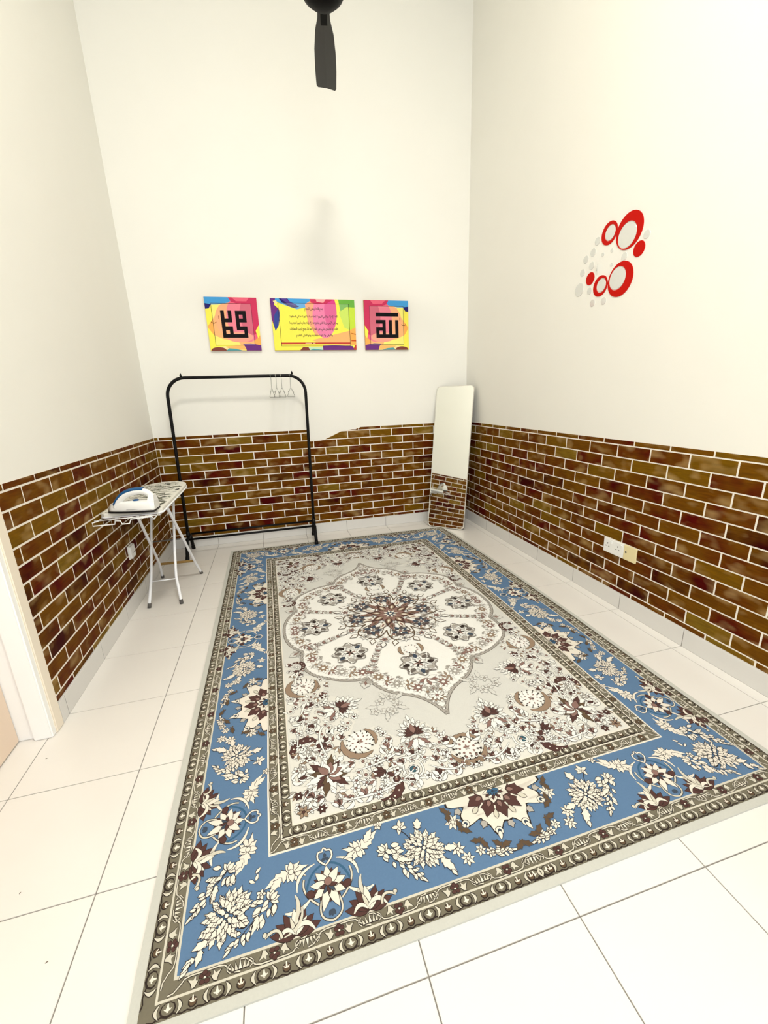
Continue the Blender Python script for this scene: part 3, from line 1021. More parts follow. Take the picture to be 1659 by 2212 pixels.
def paisley(x, y, ang, flip=1, s_=1.0):
    ff()
    crescent(PF, x, y, .050 * s_, ang, ang + flip * 3.3, .028 * s_, MAROON, teeth=.005)
    for t in (.25, .4, .55, .7, .82):
        a = ang + flip * 3.3 * t
        disc(PF, x + .05 * s_ * math.cos(a), y + .05 * s_ * math.sin(a), .0032, CREAM, None, n=6)
    for k in range(5):
        a = ang + flip * (.5 + .55 * k)
        petal(PF, x, y, a, .03 * s_, .015 * s_, WHITE)
    flower(PF, x, y, .018 * s_, 6, WHITE, LGREY)
    for a in (-.35, .15, .6):
        leaf(PF, x + .05 * s_ * math.cos(ang), y + .05 * s_ * math.sin(ang), ang - flip * (1.4 + a), .045 * s_, .022 * s_, MAROON, teeth=2)
def vine(pts, w=.0075, col=WHITE):
    outlined(PF, bez(*pts, 12), w, col, lw=.0030, taper=True)
    for t in (.2, .45, .7, .9):
        p = bez(*pts, 20)[int(t * 20)]
        disc(PF, p[0] + .011, p[1] + .009, .0042, ROSE, n=7)
        disc(PF, p[0] + .016, p[1] + .001, .0034, WHITE, n=6)
def curl_flower(x, y, ang, c=MAROON):
    for a in (-.9, -.3, .3, .9):
        petal(PF, x, y, ang + a, .030, .014, c if abs(a) < .5 else WHITE)
    crescent(PF, x, y, .022, ang + 1.2, ang + 3.0, .012, WHITE)
    crescent(PF, x, y, .022, ang - 3.0, ang - 1.2, .012, WHITE)

# pale ground of the corner spandrel
sp = [(B5 + .003, B5 + .003), (1.0, B5 + .003), (1.0, .53), (.93, .56), (.90, .64), (.82, .655), (.77, .60), (.70, .68), (.60, .66), (.66, .78), (.60, .88), (.53, .93), (.55, 1.02), (.49, 1.07), (.42, 1.10), (.40, 1.18), (B5 + .003, 1.2)]
PF.n = 4; PF.poly(sp, srgb(217, 215, 207))
# small leaves, curls and blossoms filling the spandrel
def in_poly(x, y, poly):
    c = False
    for i in range(len(poly)):
        (x0, y0), (x1, y1) = poly[i - 1], poly[i]
        if (y0 > y) != (y1 > y) and x < (x1 - x0) * (y - y0) / (y1 - y0) + x0:
            c = not c
    return c
keep_off = [(.632, .622, .075), (1.0, .475, .075), (.452, 1.005, .07), (.838, .598, .07), (.590, .822, .07), (.50, .515, .08), (.785, .445, .04)]
rf = random.Random(5)
placed = []
tries = 0
while len(placed) < 120 and tries < 6000:
    tries += 1
    x, y = rf.uniform(B5 + .018, .995), rf.uniform(B5 + .018, 1.19)
    if not in_poly(x, y, sp) or any(math.hypot(x - a_, y - b_) < r_ for a_, b_, r_ in keep_off) or any(math.hypot(x - a_, y - b_) < .026 for a_, b_ in placed):
        continue
    placed.append((x, y))
    ff()
    k = rf.random(); a = rf.uniform(0, 6.28)
    if k < .35:
        flower(PF, x, y, rf.uniform(.014, .020), rf.choice((5, 6, 7)), WHITE, rf.choice((ROSE, MAROON, GREY)), a)
    elif k < .62:
        for j in range(4):
            leaf(PF, x, y, a + (j - 1.5) * .7, rf.uniform(.024, .034), .014, WHITE if j % 2 else rf.choice((ROSE, TAUPE, LGREY)), INK, .0014, 2)
    elif k < .82:
        outlined(PF, arc(x, y, .014, a, a + 4.2, 8), .0042, WHITE, lw=.0026, taper=True)
        disc(PF, x, y, .005, ROSE)
        leaf(PF, x + .014 * math.cos(a), y + .014 * math.sin(a), a - 1.2, .026, .012, WHITE, INK, .0014, 2)
    else:
        for j in range(5):
            petal(PF, x, y, a + (j - 2) * .5, .026, .011, MAROON if j == 2 else (ROSE if j % 2 else WHITE))
ff()
ff()
for pts in (((.40, .60), (.42, .92), (.50, .94)), ((.45, .42), (.70, .36), (.80, .46)), ((.52, .55), (.44, .75), (.56, .76)), ((.58, .50), (.72, .50), (.80, .56)),
            ((.84, .45), (.93, .37), (.98, .44)), ((.43, .98), (.40, 1.08), (.46, 1.12)), ((.60, .62), (.62, .52), (.72, .52)), ((.42, .72), (.46, .84), (.44, .90)),
            ((.74, .43), (.84, .38), (.92, .42)), ((.86, .52), (.92, .44), (1.0, .42))):
    vine(pts)
    ff()
paisley(.436, .640, .4, 1, 1.0); paisley(.672, .415, 1.2, -1, 1.0)
paisley(.430, 1.16, -1.2, 1, .7)
ff()
cluster(PF, .50, .515, math.pi * .25, .16, .15, WHITE, MAROON, ((1.0, 14), (.72, 10)))
for k in range(12):
    leaf(PF, .50, .515, math.pi * .25 + k * .524, .085 if k % 2 else .065, .034, MAROON if k % 3 == 0 else (BROWNF if k % 3 == 1 else WHITE), teeth=3)
for k in range(7):
    petal(PF, .50, .515, math.pi * .25 + (k - 3) * .5, .05, .026, WHITE if k % 2 else ROSE)
ff()
outl = [(.395, .40), (.41, .46), (.44, .47), (.47, .455), (.475, .42), (.46, .395), (.41, .388)]
P_ = bez(outl[0], outl[1], outl[2], 6) + bez(outl[2], outl[3], outl[4], 6) + bez(outl[4], outl[5], outl[0], 6)
outlined(PF, P_, .004, WHITE, closed=True)
flower(PF, .435, .43, .026, 6, WHITE, LGREY)
flower(PF, .405, .402, .022, 6, TAUPE, MAROON); flower(PF, .462, .395, .016, 6, MAROON, WHITE); flower(PF, .395, .462, .016, 6, MAROON, WHITE)
moonflower(.632, .622, math.pi * .25, 1.0)
moonflower(1.0, .475, math.pi / 2, 1.0)
moonflower(.452, 1.005, .2, 1.0)
palmette(.838, .598, math.pi / 2, .95)
palmette(.590, .822, .25, .95)
outline_bouquet(.785, .775, .6, 1.0)
ff()
for x, y, a in ((.66, .50, .9), (.73, .47, 2.2), (.80, .505, 1.57), (.90, .47, .6), (.50, .66, 1.0), (.47, .74, 2.0), (.46, .87, .6), (.52, .90, 1.4), (.92, .405, 1.2), (.60, .40, 1.4), (.40, .53, .2), (.72, .56, 1.4), (.56, .70, .9), (.43, 1.09, .5), (.95, .52, 2.4), (.41, .80, .4), (.40, .93, .2), (.77, .395, 1.9), (.54, .395, 1.2), (.86, .40, 1.3)):
    curl_flower(x, y, a, MAROON if (x * 100) % 3 > .7 else ROSE)
    ff()
# scroll work round a teal drop
for s_ in (-1, 1):
    outlined(PF, bez((.785, .50), (.785 + s_ * .06, .52), (.785 + s_ * .045, .46), 10), .006, WHITE)
    outlined(PF, bez((.785, .415), (.785 + s_ * .045, .42), (.785 + s_ * .03, .47), 10), .006, WHITE)
    outlined(PF, bez((.785 + s_ * .03, .47), (.785 + s_ * .09, .50), (.785 + s_ * .10, .43), 10), .006, WHITE)
disc(PF, .785, .445, .020, WHITE, lw=.002); disc(PF, .785, .448, .013, srgb(58, 92, 104), n=9)
petal(PF, .785, .43, -math.pi / 2, .03, .018, WHITE)
o = build_print('field_flowers', PF, rug_map, M_rug, rug, SYM4)
o['kind'] = 'stuff'

# medallion (quarter, local to centre, mirrored four ways)
PM = Paint()
def lobe(p0, c, p1, n=10):
    return bez(p0, c, p1, n)
CU1, CU2 = (.530, .220), (.258, .530)      # cusps between the lobes
def med_outline(k=1.0):
    a = bez((.612, 0), (.612, .150), CU1, 8)
    b = bez(CU1, (.575, .395), (.440, .470), 7)[1:] + bez((.440, .470), (.345, .535), CU2, 6)[1:]
    c = bez(CU2, (.230, .640), (.120, .690), 7)[1:] + bez((.120, .690), (.035, .735), (0, .850), 7)[1:]
    return [(p[0] * k, p[1] * k) for p in a + b + c]
mo = med_outline()
PM.n = 14
PM.poly([(0, 0)] + mo, WHITE)
PM.stroke(mo, .016, GREY); PM.stroke(mo, .009, LGREY)
for i in range(0, len(mo) - 1):
    a, b = mo[i], mo[i + 1]
    L = math.hypot(b[0] - a[0], b[1] - a[1])
    n = max(1, int(round(L / .022)))
    for k in range(n):
        t = (k + .5) / n
        ang = math.atan2(b[1] - a[1], b[0] - a[0])
        petal(PM, a[0] + (b[0] - a[0]) * (t - .4 / n), a[1] + (b[1] - a[1]) * (t - .4 / n), ang + .5, L / n * 1.0, .009, LGREY, GREY, .0012, 3)
# the leafy belt inside the outline
def belt_pts(k):
    q = [(p[0] * k, p[1] * k) for p in mo]
    d = [0]
    for a, b in zip(q[:-1], q[1:]):
        d.append(d[-1] + math.hypot(b[0] - a[0], b[1] - a[1]))
    return q, d
def along(q, d, s_):
    i = min(max(j for j in range(len(d)) if d[j] <= s_), len(q) - 2)
    t = (s_ - d[i]) / max(1e-6, d[i + 1] - d[i])
    return q[i][0] + (q[i + 1][0] - q[i][0]) * t, q[i][1] + (q[i + 1][1] - q[i][1]) * t
q_, d_ = belt_pts(.905)
n = 21
for k in range(n):
    x, y = along(q_, d_, d_[-1] * (k + .5) / n)
    a = math.atan2(y, x)
    c = (ROSE, LGREY, TAUPE)[k % 3]
    if k % 2:
        for j in range(9):
            leaf(PM, x, y, a + (j - 4) * .5 + math.pi / 2, .038, .018, c if j % 2 else WHITE, GREY, .0016, 2)
        disc(PM, x, y, .007, TAUPE, GREY)
    else:
        flower(PM, x, y, .036, 8, WHITE, c, a, GREY)
        for j in range(8):
            petal(PM, x, y, a + .39 + j * .785, .028, .011, c, GREY, .0012)
        disc(PM, x, y, .008, WHITE, GREY)
q2, d2 = belt_pts(.845)
for k in range(30):
    x, y = along(q2, d2, d2[-1] * (k + .5) / 30)
    petal(PM, x, y, math.atan2(y, x) + (1.9 if k % 2 else -1.9), .022, .009, LGREY, GREY, .0012)
# ribs running inwards from the cusps
for cx, cy in (CU1, CU2):
    L = math.hypot(cx, cy); a = math.atan2(cy, cx)
    for k in range(9):
        t = .94 - .050 * k
        for s_ in (-1, 1):
            for m_ in (0, 1):
                ox = s_ * .012 * m_
                leaf(PM, cx * t - ox * math.sin(a), cy * t + ox * math.cos(a), a + math.pi + s_ * (.7 + .5 * m_), .036 - .0016 * k, .017, (LGREY, ROSE, WHITE)[(k + m_) % 3], GREY, .0017, 2)
    leaf(PM, cx * 1.02, cy * 1.02, a, .062, .06, FIELD, GREY, .0018, 3)
    for s_ in (-1, 0, 1):
        leaf(PM, cx * 1.03, cy * 1.03, a + s_ * .7, .034, .020, LGREY if s_ else ROSE, GREY, .0014, 2)
# flower groups in the compartments
def comp(x, y, ang, s_=1.0):
    s_ = s_ * 1.22
    wr = [(x + (.066 + .009 * math.cos(8 * t)) * s_ * math.cos(t), y + (.066 + .009 * math.cos(8 * t)) * s_ * math.sin(t)) for t in [2 * math.pi * i / 48 for i in range(48)]]
    PM.stroke(wr, .0066, GREY, True); PM.stroke(wr, .0020, LGREY, True)
    for k in range(8):
        a = ang + k * math.pi / 4
        leaf(PM, x + .024 * s_ * math.cos(a), y + .024 * s_ * math.sin(a), a, .052 * s_, .032 * s_, WHITE, GREY, .0018, 2)
        petal(PM, x + .034 * s_ * math.cos(a), y + .034 * s_ * math.sin(a), a, .030 * s_, .018 * s_, (NAVY, LGREY, INK, GREY)[k % 4], GREY)
        for m_ in (-1, 1):
            petal(PM, x + .052 * s_ * math.cos(a + .39), y + .052 * s_ * math.sin(a + .39), a + .39 + m_ * 1.2, .022 * s_, .011 * s_, LGREY if k % 2 else GREY, GREY, .001)
    flower(PM, x, y, .030 * s_, 6, WHITE, NAVY, ang, GREY)
    for k in range(6):
        petal(PM, x, y, ang + .52 + k * 1.047, .024 * s_, .009 * s_, INK if k % 2 else ROSE, None)
comp(.300, .308, .7, 1.0)
# things that sit on the axes are drawn whole in a second sheet
PA = Paint()
PM, PMq = PA, PM
comp(.440, .0, 0, .98); comp(-.440, .0, math.pi, .98); comp(0, .500, math.pi / 2, 1.05); comp(0, -.500, -math.pi / 2, 1.05)
for sg in (-1, 1):
    crescent(PA, 0, sg * .375, .058, sg * math.pi / 2 - 2.3, sg * math.pi / 2 - .9, .016, TAUPE)
    crescent(PA, 0, sg * .375, .058, sg * math.pi / 2 + .9, sg * math.pi / 2 + 2.3, .016, TAUPE)
    disc(PA, 0, sg * .375, .036, WHITE, None)
    for k in range(12):
        petal(PA, .028 * math.cos(k * .524), sg * .375 + .028 * math.sin(k * .524), k * .524 + .3, .012, .006, ROSE if k % 2 else INK, None)
    for k in range(7):
        petal(PA, 0, sg * .618, sg * math.pi / 2 + (k - 3) * .6, .050, .020, ROSE if k % 2 else WHITE, GREY)
    flower(PA, 0, sg * .735, .034, 8, WHITE, ROSE, 0, GREY)
    flower(PA, 0, sg * .690, .020, 6, LGREY, ROSE, 0, GREY)
# central rosette
KS = 1.27
def pol(r_, a):
    return (KS * r_ * math.cos(a), KS * r_ * math.sin(a))
for k in range(8):
    a = k * math.pi / 4 + math.pi / 8
    for dr, da in ((.250, 0), (.236, .2), (.236, -.2)):
        x, y = pol(dr, a + da)
        dm = [(x + .030 * math.cos(a), y + .030 * math.sin(a)), (x + .016 * math.cos(a + 1.57), y + .016 * math.sin(a + 1.57)), (x - .026 * math.cos(a), y - .026 * math.sin(a)), (x + .016 * math.cos(a - 1.57), y + .016 * math.sin(a - 1.57))]
        PA.poly(dm, WHITE); PA.stroke(dm, .006, BROWNF if da else GREY, True)
    for s_ in (-1, 1):
        a2 = a + s_ * .39
        PA.stroke(bez(pol(.14, a), pol(.24, a + s_ * .10), pol(.215, a2), 9), .0062, BROWNF)
        PA.stroke(bez(pol(.10, a), pol(.17, a + s_ * .30), pol(.205, a2), 9), .0058, ROSE)
        PA.stroke(bez(pol(.08, a2), pol(.13, a), pol(.20, a + s_ * .16), 9), .0050, BROWNF)
for k in range(16):
    a = k * math.pi / 8
    x, y = pol(.214, a)
    for j in range(7):
        leaf(PA, x, y, a + j * .8976, .034, .020, WHITE, GREY, .0018, 2)
    flower(PA, x, y, .020, 5, ROSE if k % 2 else LGREY, NAVY, a, GREY)
for k in range(16):
    a = k * math.pi / 8 + math.pi / 16
    x, y = pol(.176, a)
    for j in range(5):
        petal(PA, x, y, a + (j - 2) * .75, .028, .013, TAUPE if j % 2 else WHITE, BROWNF)
    disc(PA, x, y, .008, ROSE, BROWNF)
for k in range(8):
    a = k * math.pi / 4
    x, y = pol(.158, a)
    for j in range(9):
        petal(PA, x, y, a + j * .698, .052, .024, NAVY if j % 2 else srgb(92, 82, 80), INK, .0016)
    for j in range(6):
        petal(PA, x, y, a + j * 1.047, .026, .011, LGREY if j % 2 else WHITE, INK, .0012)
    disc(PA, x, y, .008, ROSE)
for k in range(16):
    a = k * math.pi / 8 + math.pi / 16
    petal(PA, *pol(.080, a), a, .075, .028, ROSE if k % 2 else CREAM, BROWNF)
    petal(PA, *pol(.092, a), a, .040, .012, BROWNF if k % 2 else ROSE, None)
for k in range(8):
    a = k * math.pi / 4 + math.pi / 8
    leaf(PA, 0, 0, a, .138, .070, MAROON, BROWNF, .002, 3)
    petal(PA, .056 * math.cos(a), .056 * math.sin(a), a, .056, .026, TAUPE, BROWNF)
    petal(PA, .066 * math.cos(a), .066 * math.sin(a), a, .034, .012, CREAM, None)
for k in range(8):
    a = k * math.pi / 4
    leaf(PA, 0, 0, a, .092, .044, ROSE, BROWNF, .002, 2)
flower(PA, 0, 0, .046, 8, CREAM, NAVY, 0, BROWNF)
for k in range(8):
    petal(PA, 0, 0, .39 + k * .785, .034, .012, NAVY, None)
disc(PA, 0, 0, .009, CREAM)
PM = PMq
CENTRE = (1.0, 1.5)
SYMM = [(lambda su, sv: (lambda u, v: (CENTRE[0] + su * u, CENTRE[1] + sv * v)))(su, sv) for su in (1, -1) for sv in (1, -1)]
o = build_print('medallion', PM, lambda u, v, l: rug_map(u, v, 12 + l * .2), M_rug, rug, SYMM)
o['kind'] = 'stuff'
o = build_print('medallion_rosette', PA, lambda u, v, l: rug_map(u, v, 200 + l * .2), M_rug, rug, [lambda u, v: (CENTRE[0] + u, CENTRE[1] + v)])
o['kind'] = 'stuff'

# ------------------------------------------------------------------ three canvas prints on the back wall
def clip_rect(pts, x0=0, x1=1, y0=0, y1=1):
    for f in (lambda p: p[0] - x0, lambda p: x1 - p[0], lambda p: p[1] - y0, lambda p: y1 - p[1]):
        pts = clip_poly(pts, f)
        if len(pts) < 3:
            return []
    return pts

C_Y = srgb(250, 238, 90); C_O = srgb(250, 176, 90); C_P = srgb(238, 104, 130); C_DP = srgb(206, 56, 96); C_BL = srgb(74, 160, 222)
C_NV = srgb(40, 34, 110); C_PU = srgb(110, 52, 130); C_BR = srgb(130, 66, 60); C_GR = srgb(110, 178, 70); C_TQ = srgb(80, 160, 170); C_CR = srgb(250, 226, 160)
C_K = srgb(16, 10, 14); C_PK = srgb(236, 112, 164); C_RD = srgb(196, 66, 56)

def tint(c, f=.18):
    return tuple(c[i] * (1 - f) + f * .9 for i in range(3)) + (1,)

def ell(cx, cy, rx, ry, n=28, a0=0.0):
    return rot([(rx * math.cos(2 * math.pi * i / n), ry * math.sin(2 * math.pi * i / n)) for i in range(n)], a0, cx, cy)

def paint_square(P, mirror):
    mx_ = (lambda u: 1 - u) if mirror else (lambda u: u)
    shapes = [([(0, 0), (1, 0), (1, 1), (0, 1)], C_Y),
              ([(.0, .45), (.10, .30), (.28, .22), (1, .12), (1, .45), (.7, .62), (.2, .7)], C_O),
              ([(.25, .85), (.45, .78), (.95, .55), (1, .50), (1, .1), (.6, .1)], C_O),
              (ell(.46, .58, .30, .34), srgb(252, 168, 104)), (ell(.74, .62, .36, .46), C_P), (ell(.86, .66, .22, .36), C_DP),
              (ell(.60, .26, .26, .10), srgb(246, 150, 120)),
              ([(0, .80), (.06, .79), (.12, .86), (.25, .865), (.45, .90), (.58, 1), (0, 1)], C_BL),
              ([(.45, 1.0), (.50, .92), (.60, .89), (.8, .90), (1, .88), (1, 1)], C_DP),
              ([(.52, 1.0), (.60, .93), (.80, .93), (.86, 1)], C_P),
              ([(0, .78), (.07, .79), (.12, .87), (.0, .885)], C_NV),
              ([(1, .5), (.92, .38), (.95, .25), (1, .2)], C_Y), ([(1, .30), (.88, .14), (1, .08)], C_O),
              ([(0, .0), (.08, .06), (.3, .085), (.7, .0)], C_CR), ([(.3, .08), (.75, .12), (.72, .02), (.4, .01)], srgb(248, 190, 110)),
              (ell(.16, .0, .15, .07), C_BR), ([(.30, 0), (.36, .045), (.5, .035), (.62, 0)], C_TQ),
              ([(.64, .13), (.80, .14), (1, .10), (1, 0), (.70, 0), (.69, .06)], C_PU)]
    for pts, c in shapes:
        q = clip_rect(pts)
        if q:
            P.poly([(mx_(p[0]), p[1]) for p in q], c)
    # lighter inner panel
    for pts, c in shapes:
        q = clip_rect(pts, .115, .88, .105, .885)
        if q:
            P.poly([(mx_(p[0]), p[1]) for p in q], tint(c, .13))
    fr = [(.115, .105), (.88, .105), (.88, .885), (.115, .885)]
    for a, b in zip(fr, fr[1:] + fr[:1]):
        P.stroke([(mx_(a[0]), a[1]), (mx_(b[0]), b[1])], .008, srgb(110, 40, 70) if a[0] > .5 and b[0] > .5 else srgb(60, 50, 40))

def kufic(P, rows, x0, x1, y0, y1):
    n, m = len(rows[0]), len(rows)
    P.n = 60
    for j, row in enumerate(rows):
        i = 0
        while i < n:
            if row[i] == 'X':
                k = i
                while k + 1 < n and row[k + 1] == 'X':
                    k += 1
                xa, xb = x0 + (x1 - x0) * i / n, x0 + (x1 - x0) * (k + 1) / n
                ya, yb = y1 - (y1 - y0) * (j + 1) / m, y1 - (y1 - y0) * j / m
                P.poly([(xa, ya), (xb, ya), (xb, yb), (xa, yb)], C_K, 60)
                i = k + 1
            else:
                i += 1
        # fill hairline seams between rows
    return

def canvas(name, label, x0, x1, z0, z1, painter):
    D = 0.022
    root = empty(name, ((x0 + x1) / 2, -D / 2, z0))
    tag(root, label, 'picture', 'canvas prints on the back wall')
    w, hgt = x1 - x0, z1 - z0
    link('canvas_body', box_mesh('canvas_body', -w / 2, w / 2, -D / 2, D / 2 - 0.0005, 0, hgt, 0.002, 2), M_canvas, root)
    P = Paint()
    painter(P)
    build_print('print', P, lambda u, v, l: (-w / 2 + u * w, -D / 2 - 0.0003 - l * 1e-5, v * hgt), M_print, root)
    return root, w, hgt, D

def paint_left(P):
    paint_square(P, False)
    kufic(P, ['X.X.XXX', 'X.X.X.X', 'XXX.XXX', 'X...X..', 'XXX.XXX', 'X.X...X', 'XXXXXXX'], .275, .765, .245, .755)
    P.n = 70
    P.stroke(arc(.128, .555, .052, math.pi * 1.1, math.pi * 1.9, 8, .034), .013, srgb(120, 60, 20))
    P.stroke([(.235, .60), (.235, .66)], .012, srgb(170, 90, 60))
def paint_right(P):
    paint_square(P, True)
    kufic(P, ['XXXXXXX', '.......', 'XXX.X.X', '..X.X.X', 'XXX.X.X', 'X.X.X.X', 'XXXXXXX'], .255, .765, .245, .755)
    P.n = 70
    P.stroke(arc(.885, .535, .050, math.pi * 1.1, math.pi * 1.9, 8, .034), .013, srgb(120, 60, 20))
    P.stroke([(.80, .60), (.80, .66)], .012, srgb(170, 90, 60))

def paint_mid(P):
    P.poly([(0, 0), (1, 0), (1, 1), (0, 1)], C_Y)
    sh = [([(.80, 1), (.84, .6), (1, .55), (1, 1)], C_GR), ([(.80, .75), (.86, .45), (1, .35), (1, .85), (.9, .86)], srgb(200, 226, 70)),
          ([(.45, .20), (.6, .12), (1, .10), (1, .42), (.9, .38), (.7, .3)], C_O),
          ([(.0, 1), (.20, 1), (.5, 1), (.47, .86), (.30, .80), (.12, .9)], C_BL),
          ([(.40, .9), (.42, .55), (.5, .30), (.62, .30), (.74, .55), (.74, 1), (.5, 1)], srgb(250, 160, 110)),
          (ell(.62, .66, .14, .42), C_PK), (ell(.70, .76, .075, .36), srgb(222, 70, 140)),
          ([(.46, 1), (.47, .93), (.55, .9), (.66, .92), (.75, 1)], C_DP), ([(.53, 1), (.54, .95), (.62, .93), (.65, 1)], srgb(246, 170, 170)),
          ([(.10, 1), (.13, .93), (.20, .86), (.27, .82), (.33, .85), (.29, .89), (.22, .95), (.20, 1)], C_NV), ([(.12, 1), (.2, .9), (.3, .86), (.18, 1)], srgb(84, 64, 150)),
          ([(0, 1), (.06, 1), (.04, .88), (.09, .80), (.10, .74), (.07, .5), (.03, .38), (.0, .6)], C_PU),
          ([(.03, .68), (.08, .80), (.10, .72), (.07, .48), (.03, .38), (.02, .5)], srgb(56, 74, 150)),
          ([(.03, .95), (.07, .96), (.08, .88), (.05, .90)], C_CR),
          ([(.30, 0), (.34, .065), (.42, .06), (.46, 0)], C_BR), ([(.42, 0), (.40, .07), (.58, .07), (.62, 0)], srgb(200, 226, 190)), ([(.42, .0), (.46, .03), (.60, .0)], C_TQ),
          ([(.58, 0), (.58, .09), (.72, .10), (.95, .08), (.98, 0)], C_PU),
          ([(.93, .40), (1, .46), (1, .34), (.94, .33)], C_O), ([(.94, .345), (1, .325), (1, .305), (.94, .335)], srgb(176, 90, 20)), ([(.94, .20), (1, .20), (1, .175), (.94, .18)], srgb(206, 80, 30)),
          ([(.965, .03), (.985, .10), (1, .10), (1, 0), (.97, 0)], C_RD)]
    for pts, c in sh:
        q = clip_rect(pts)
        if q:
            P.poly(q, c)
    for pts, c in sh:
        q = clip_rect(pts, .085, .925, .085, .915)
        if q:
            P.poly(q, tint(c, .10))
    P.poly([(.085, .12), (.925, .12), (.925, .155), (.085, .155)], C_RD)
    P.stroke([(.37, .140), (.49, .140)], .012, srgb(236, 190, 170)); P.poly(ell(.455, .137, .008, .014, 8), C_BR)
    fr = [(.085, .085), (.925, .085), (.925, .915), (.085, .915)]
    for a, b in zip(fr, fr[1:] + fr[:1]):
        P.stroke([a, b], .005, srgb(40, 36, 34))

canvas('canvas_print', 'square colourful canvas with black square lettering above the clothes rack', 0.552, 0.958, 1.684, 2.090, paint_left)
mid_root, mw, mh, mD = canvas('canvas_print', 'wide yellow and pink canvas with lines of script between two squares', 1.067, 1.780, 1.683, 2.090, paint_mid)
canvas('canvas_print', 'square canvas with black lettering under a bar nearest the mirror corner', 1.864, 2.274, 1.682, 2.092, paint_right)

# lines of script: letters joined by their contextual forms, laid out right to left
FORMS = {}
for cp in range(0xFE80, 0xFEFD):
    d = unicodedata.decomposition(chr(cp)).split()
    if len(d) == 2:
        FORMS.setdefault(chr(int(d[1], 16)), {})[d[0]] = chr(cp)
LIGA = {('\u0644', '\u0627'): ('\uFEFB', '\uFEFC'), ('\u0644', '\u0623'): ('\uFEF7', '\uFEF8'), ('\u0644', '\u0625'): ('\uFEF9', '\uFEFA')}
def shape_arabic(s):
    out = []
    i = 0
    prev_joins = False
    while i < len(s):
        c = s[i]
        if c not in FORMS:
            out.append(c); prev_joins = False; i += 1; continue
        if i + 1 < len(s) and (c, s[i + 1]) in LIGA:
            iso, fin = LIGA[(c, s[i + 1])]
            out.append(fin if prev_joins else iso); prev_joins = False; i += 2; continue
        f = FORMS[c]
        nxt = i + 1 < len(s) and s[i + 1] in FORMS and '<final>' in FORMS[s[i + 1]]
        can = '<initial>' in f
        if prev_joins and can and nxt: k = '<medial>'
        elif prev_joins: k = '<final>'
        elif can and nxt: k = '<initial>'
        else: k = '<isolated>'
        out.append(f.get(k, f.get('<isolated>', c)))
        prev_joins = can and nxt
        i += 1
    return ''.join(out)[::-1]
LINES = [('بسم الله الرحمن الرحيم', .50, .805, .22),
         ('الله لا إله إلا هو الحي القيوم لا تأخذه سنة ولا نوم له ما في السماوات', .49, .665, .58),
         ('وما في الأرض من ذا الذي يشفع عنده إلا بإذنه يعلم ما بين أيديهم وما', .49, .540, .58),
         ('خلفهم ولا يحيطون بشيء من علمه إلا بما شاء وسع كرسيه السماوات', .49, .415, .58),
         ('والأرض ولا يئوده حفظهما وهو العلي العظيم', .49, .295, .44)]
dg_texts = []
for txt, cx, cy, wd in LINES:
    cu = bpy.data.curves.new('script_line', 'FONT')
    cu.body = shape_arabic(txt)
    cu.align_x = 'CENTER'; cu.align_y = 'CENTER'
    cu.size = 0.05
    cu.resolution_u = 2
    cu.offset = 0.0012
    to = bpy.data.objects.new('script_tmp', cu)
    COL.objects.link(to)
    dg_texts.append((to, cx, cy, wd))
bpy.context.view_layer.update()
dg = bpy.context.evaluated_depsgraph_get()
M_ink = simple_mat('script_ink', srgb(58, 40, 26), 0.6, noise=0.1, scale=80)
for to, cx, cy, wd in dg_texts:
    me = bpy.data.meshes.new_from_object(to.evaluated_get(dg))
    bpy.data.objects.remove(to, do_unlink=True)
    if len(me.vertices) == 0:
        continue
    co = np.empty(len(me.vertices) * 3, np.float32); me.vertices.foreach_get('co', co); co = co.reshape(-1, 3)
    w0 = co[:, 0].max() - co[:, 0].min(); h0 = co[:, 1].max() - co[:, 1].min()
    sx = wd * mw / w0; sy = .082 * mh / h0
    x = (co[:, 0] - (co[:, 0].max() + co[:, 0].min()) / 2) * sx + (cx - .5) * mw
    z = (co[:, 1] - (co[:, 1].max() + co[:, 1].min()) / 2) * sy + cy * mh
    new = np.stack([x, np.full_like(x, -mD / 2 - 0.0012), z], 1)
    me.vertices.foreach_set('co', new.astype(np.float32).ravel())
    me.materials.clear(); me.materials.append(M_ink)
    me.update()
    link('script_line', me, None, mid_root)

# ------------------------------------------------------------------ clothes rack
rack = empty('clothes_rack', (0.705, -0.19, 0))
tag(rack, 'black metal clothes rack standing in front of the back wall', 'clothes rack')
RT = 0.0125
SH = 0.030                       # the rack leans a little to the right
def rk(x, y, z):
    return (x - 0.705 + SH * (z / 1.47) + 0.0, y + 0.19, z)
XL, XR, ZT = 0.176, 1.256, 1.468
top_path = [rk(XL, -.19, 0.14)] + [rk(XL, -.19, z) for z in (.5, .9, 1.2)]
corner = arc(XL + .14, ZT - .14, .14, math.pi, math.pi / 2, 10)
top_path += [rk(p[0], -.19, p[1]) for p in corner]
left_half = top_path + [rk(.72, -.19, ZT)]
corner = arc(XR - .14, ZT - .14, .14, math.pi / 2, 0, 10)
right_half = [rk(.72, -.19, ZT)] + [rk(p[0], -.19, p[1]) for p in corner] + [rk(XR, -.19, z) for z in (1.2, .9, .5, .14)]
link('rail', tube_mesh('rail', left_half + right_half[1:], RT, 14), M_black, rack, True)
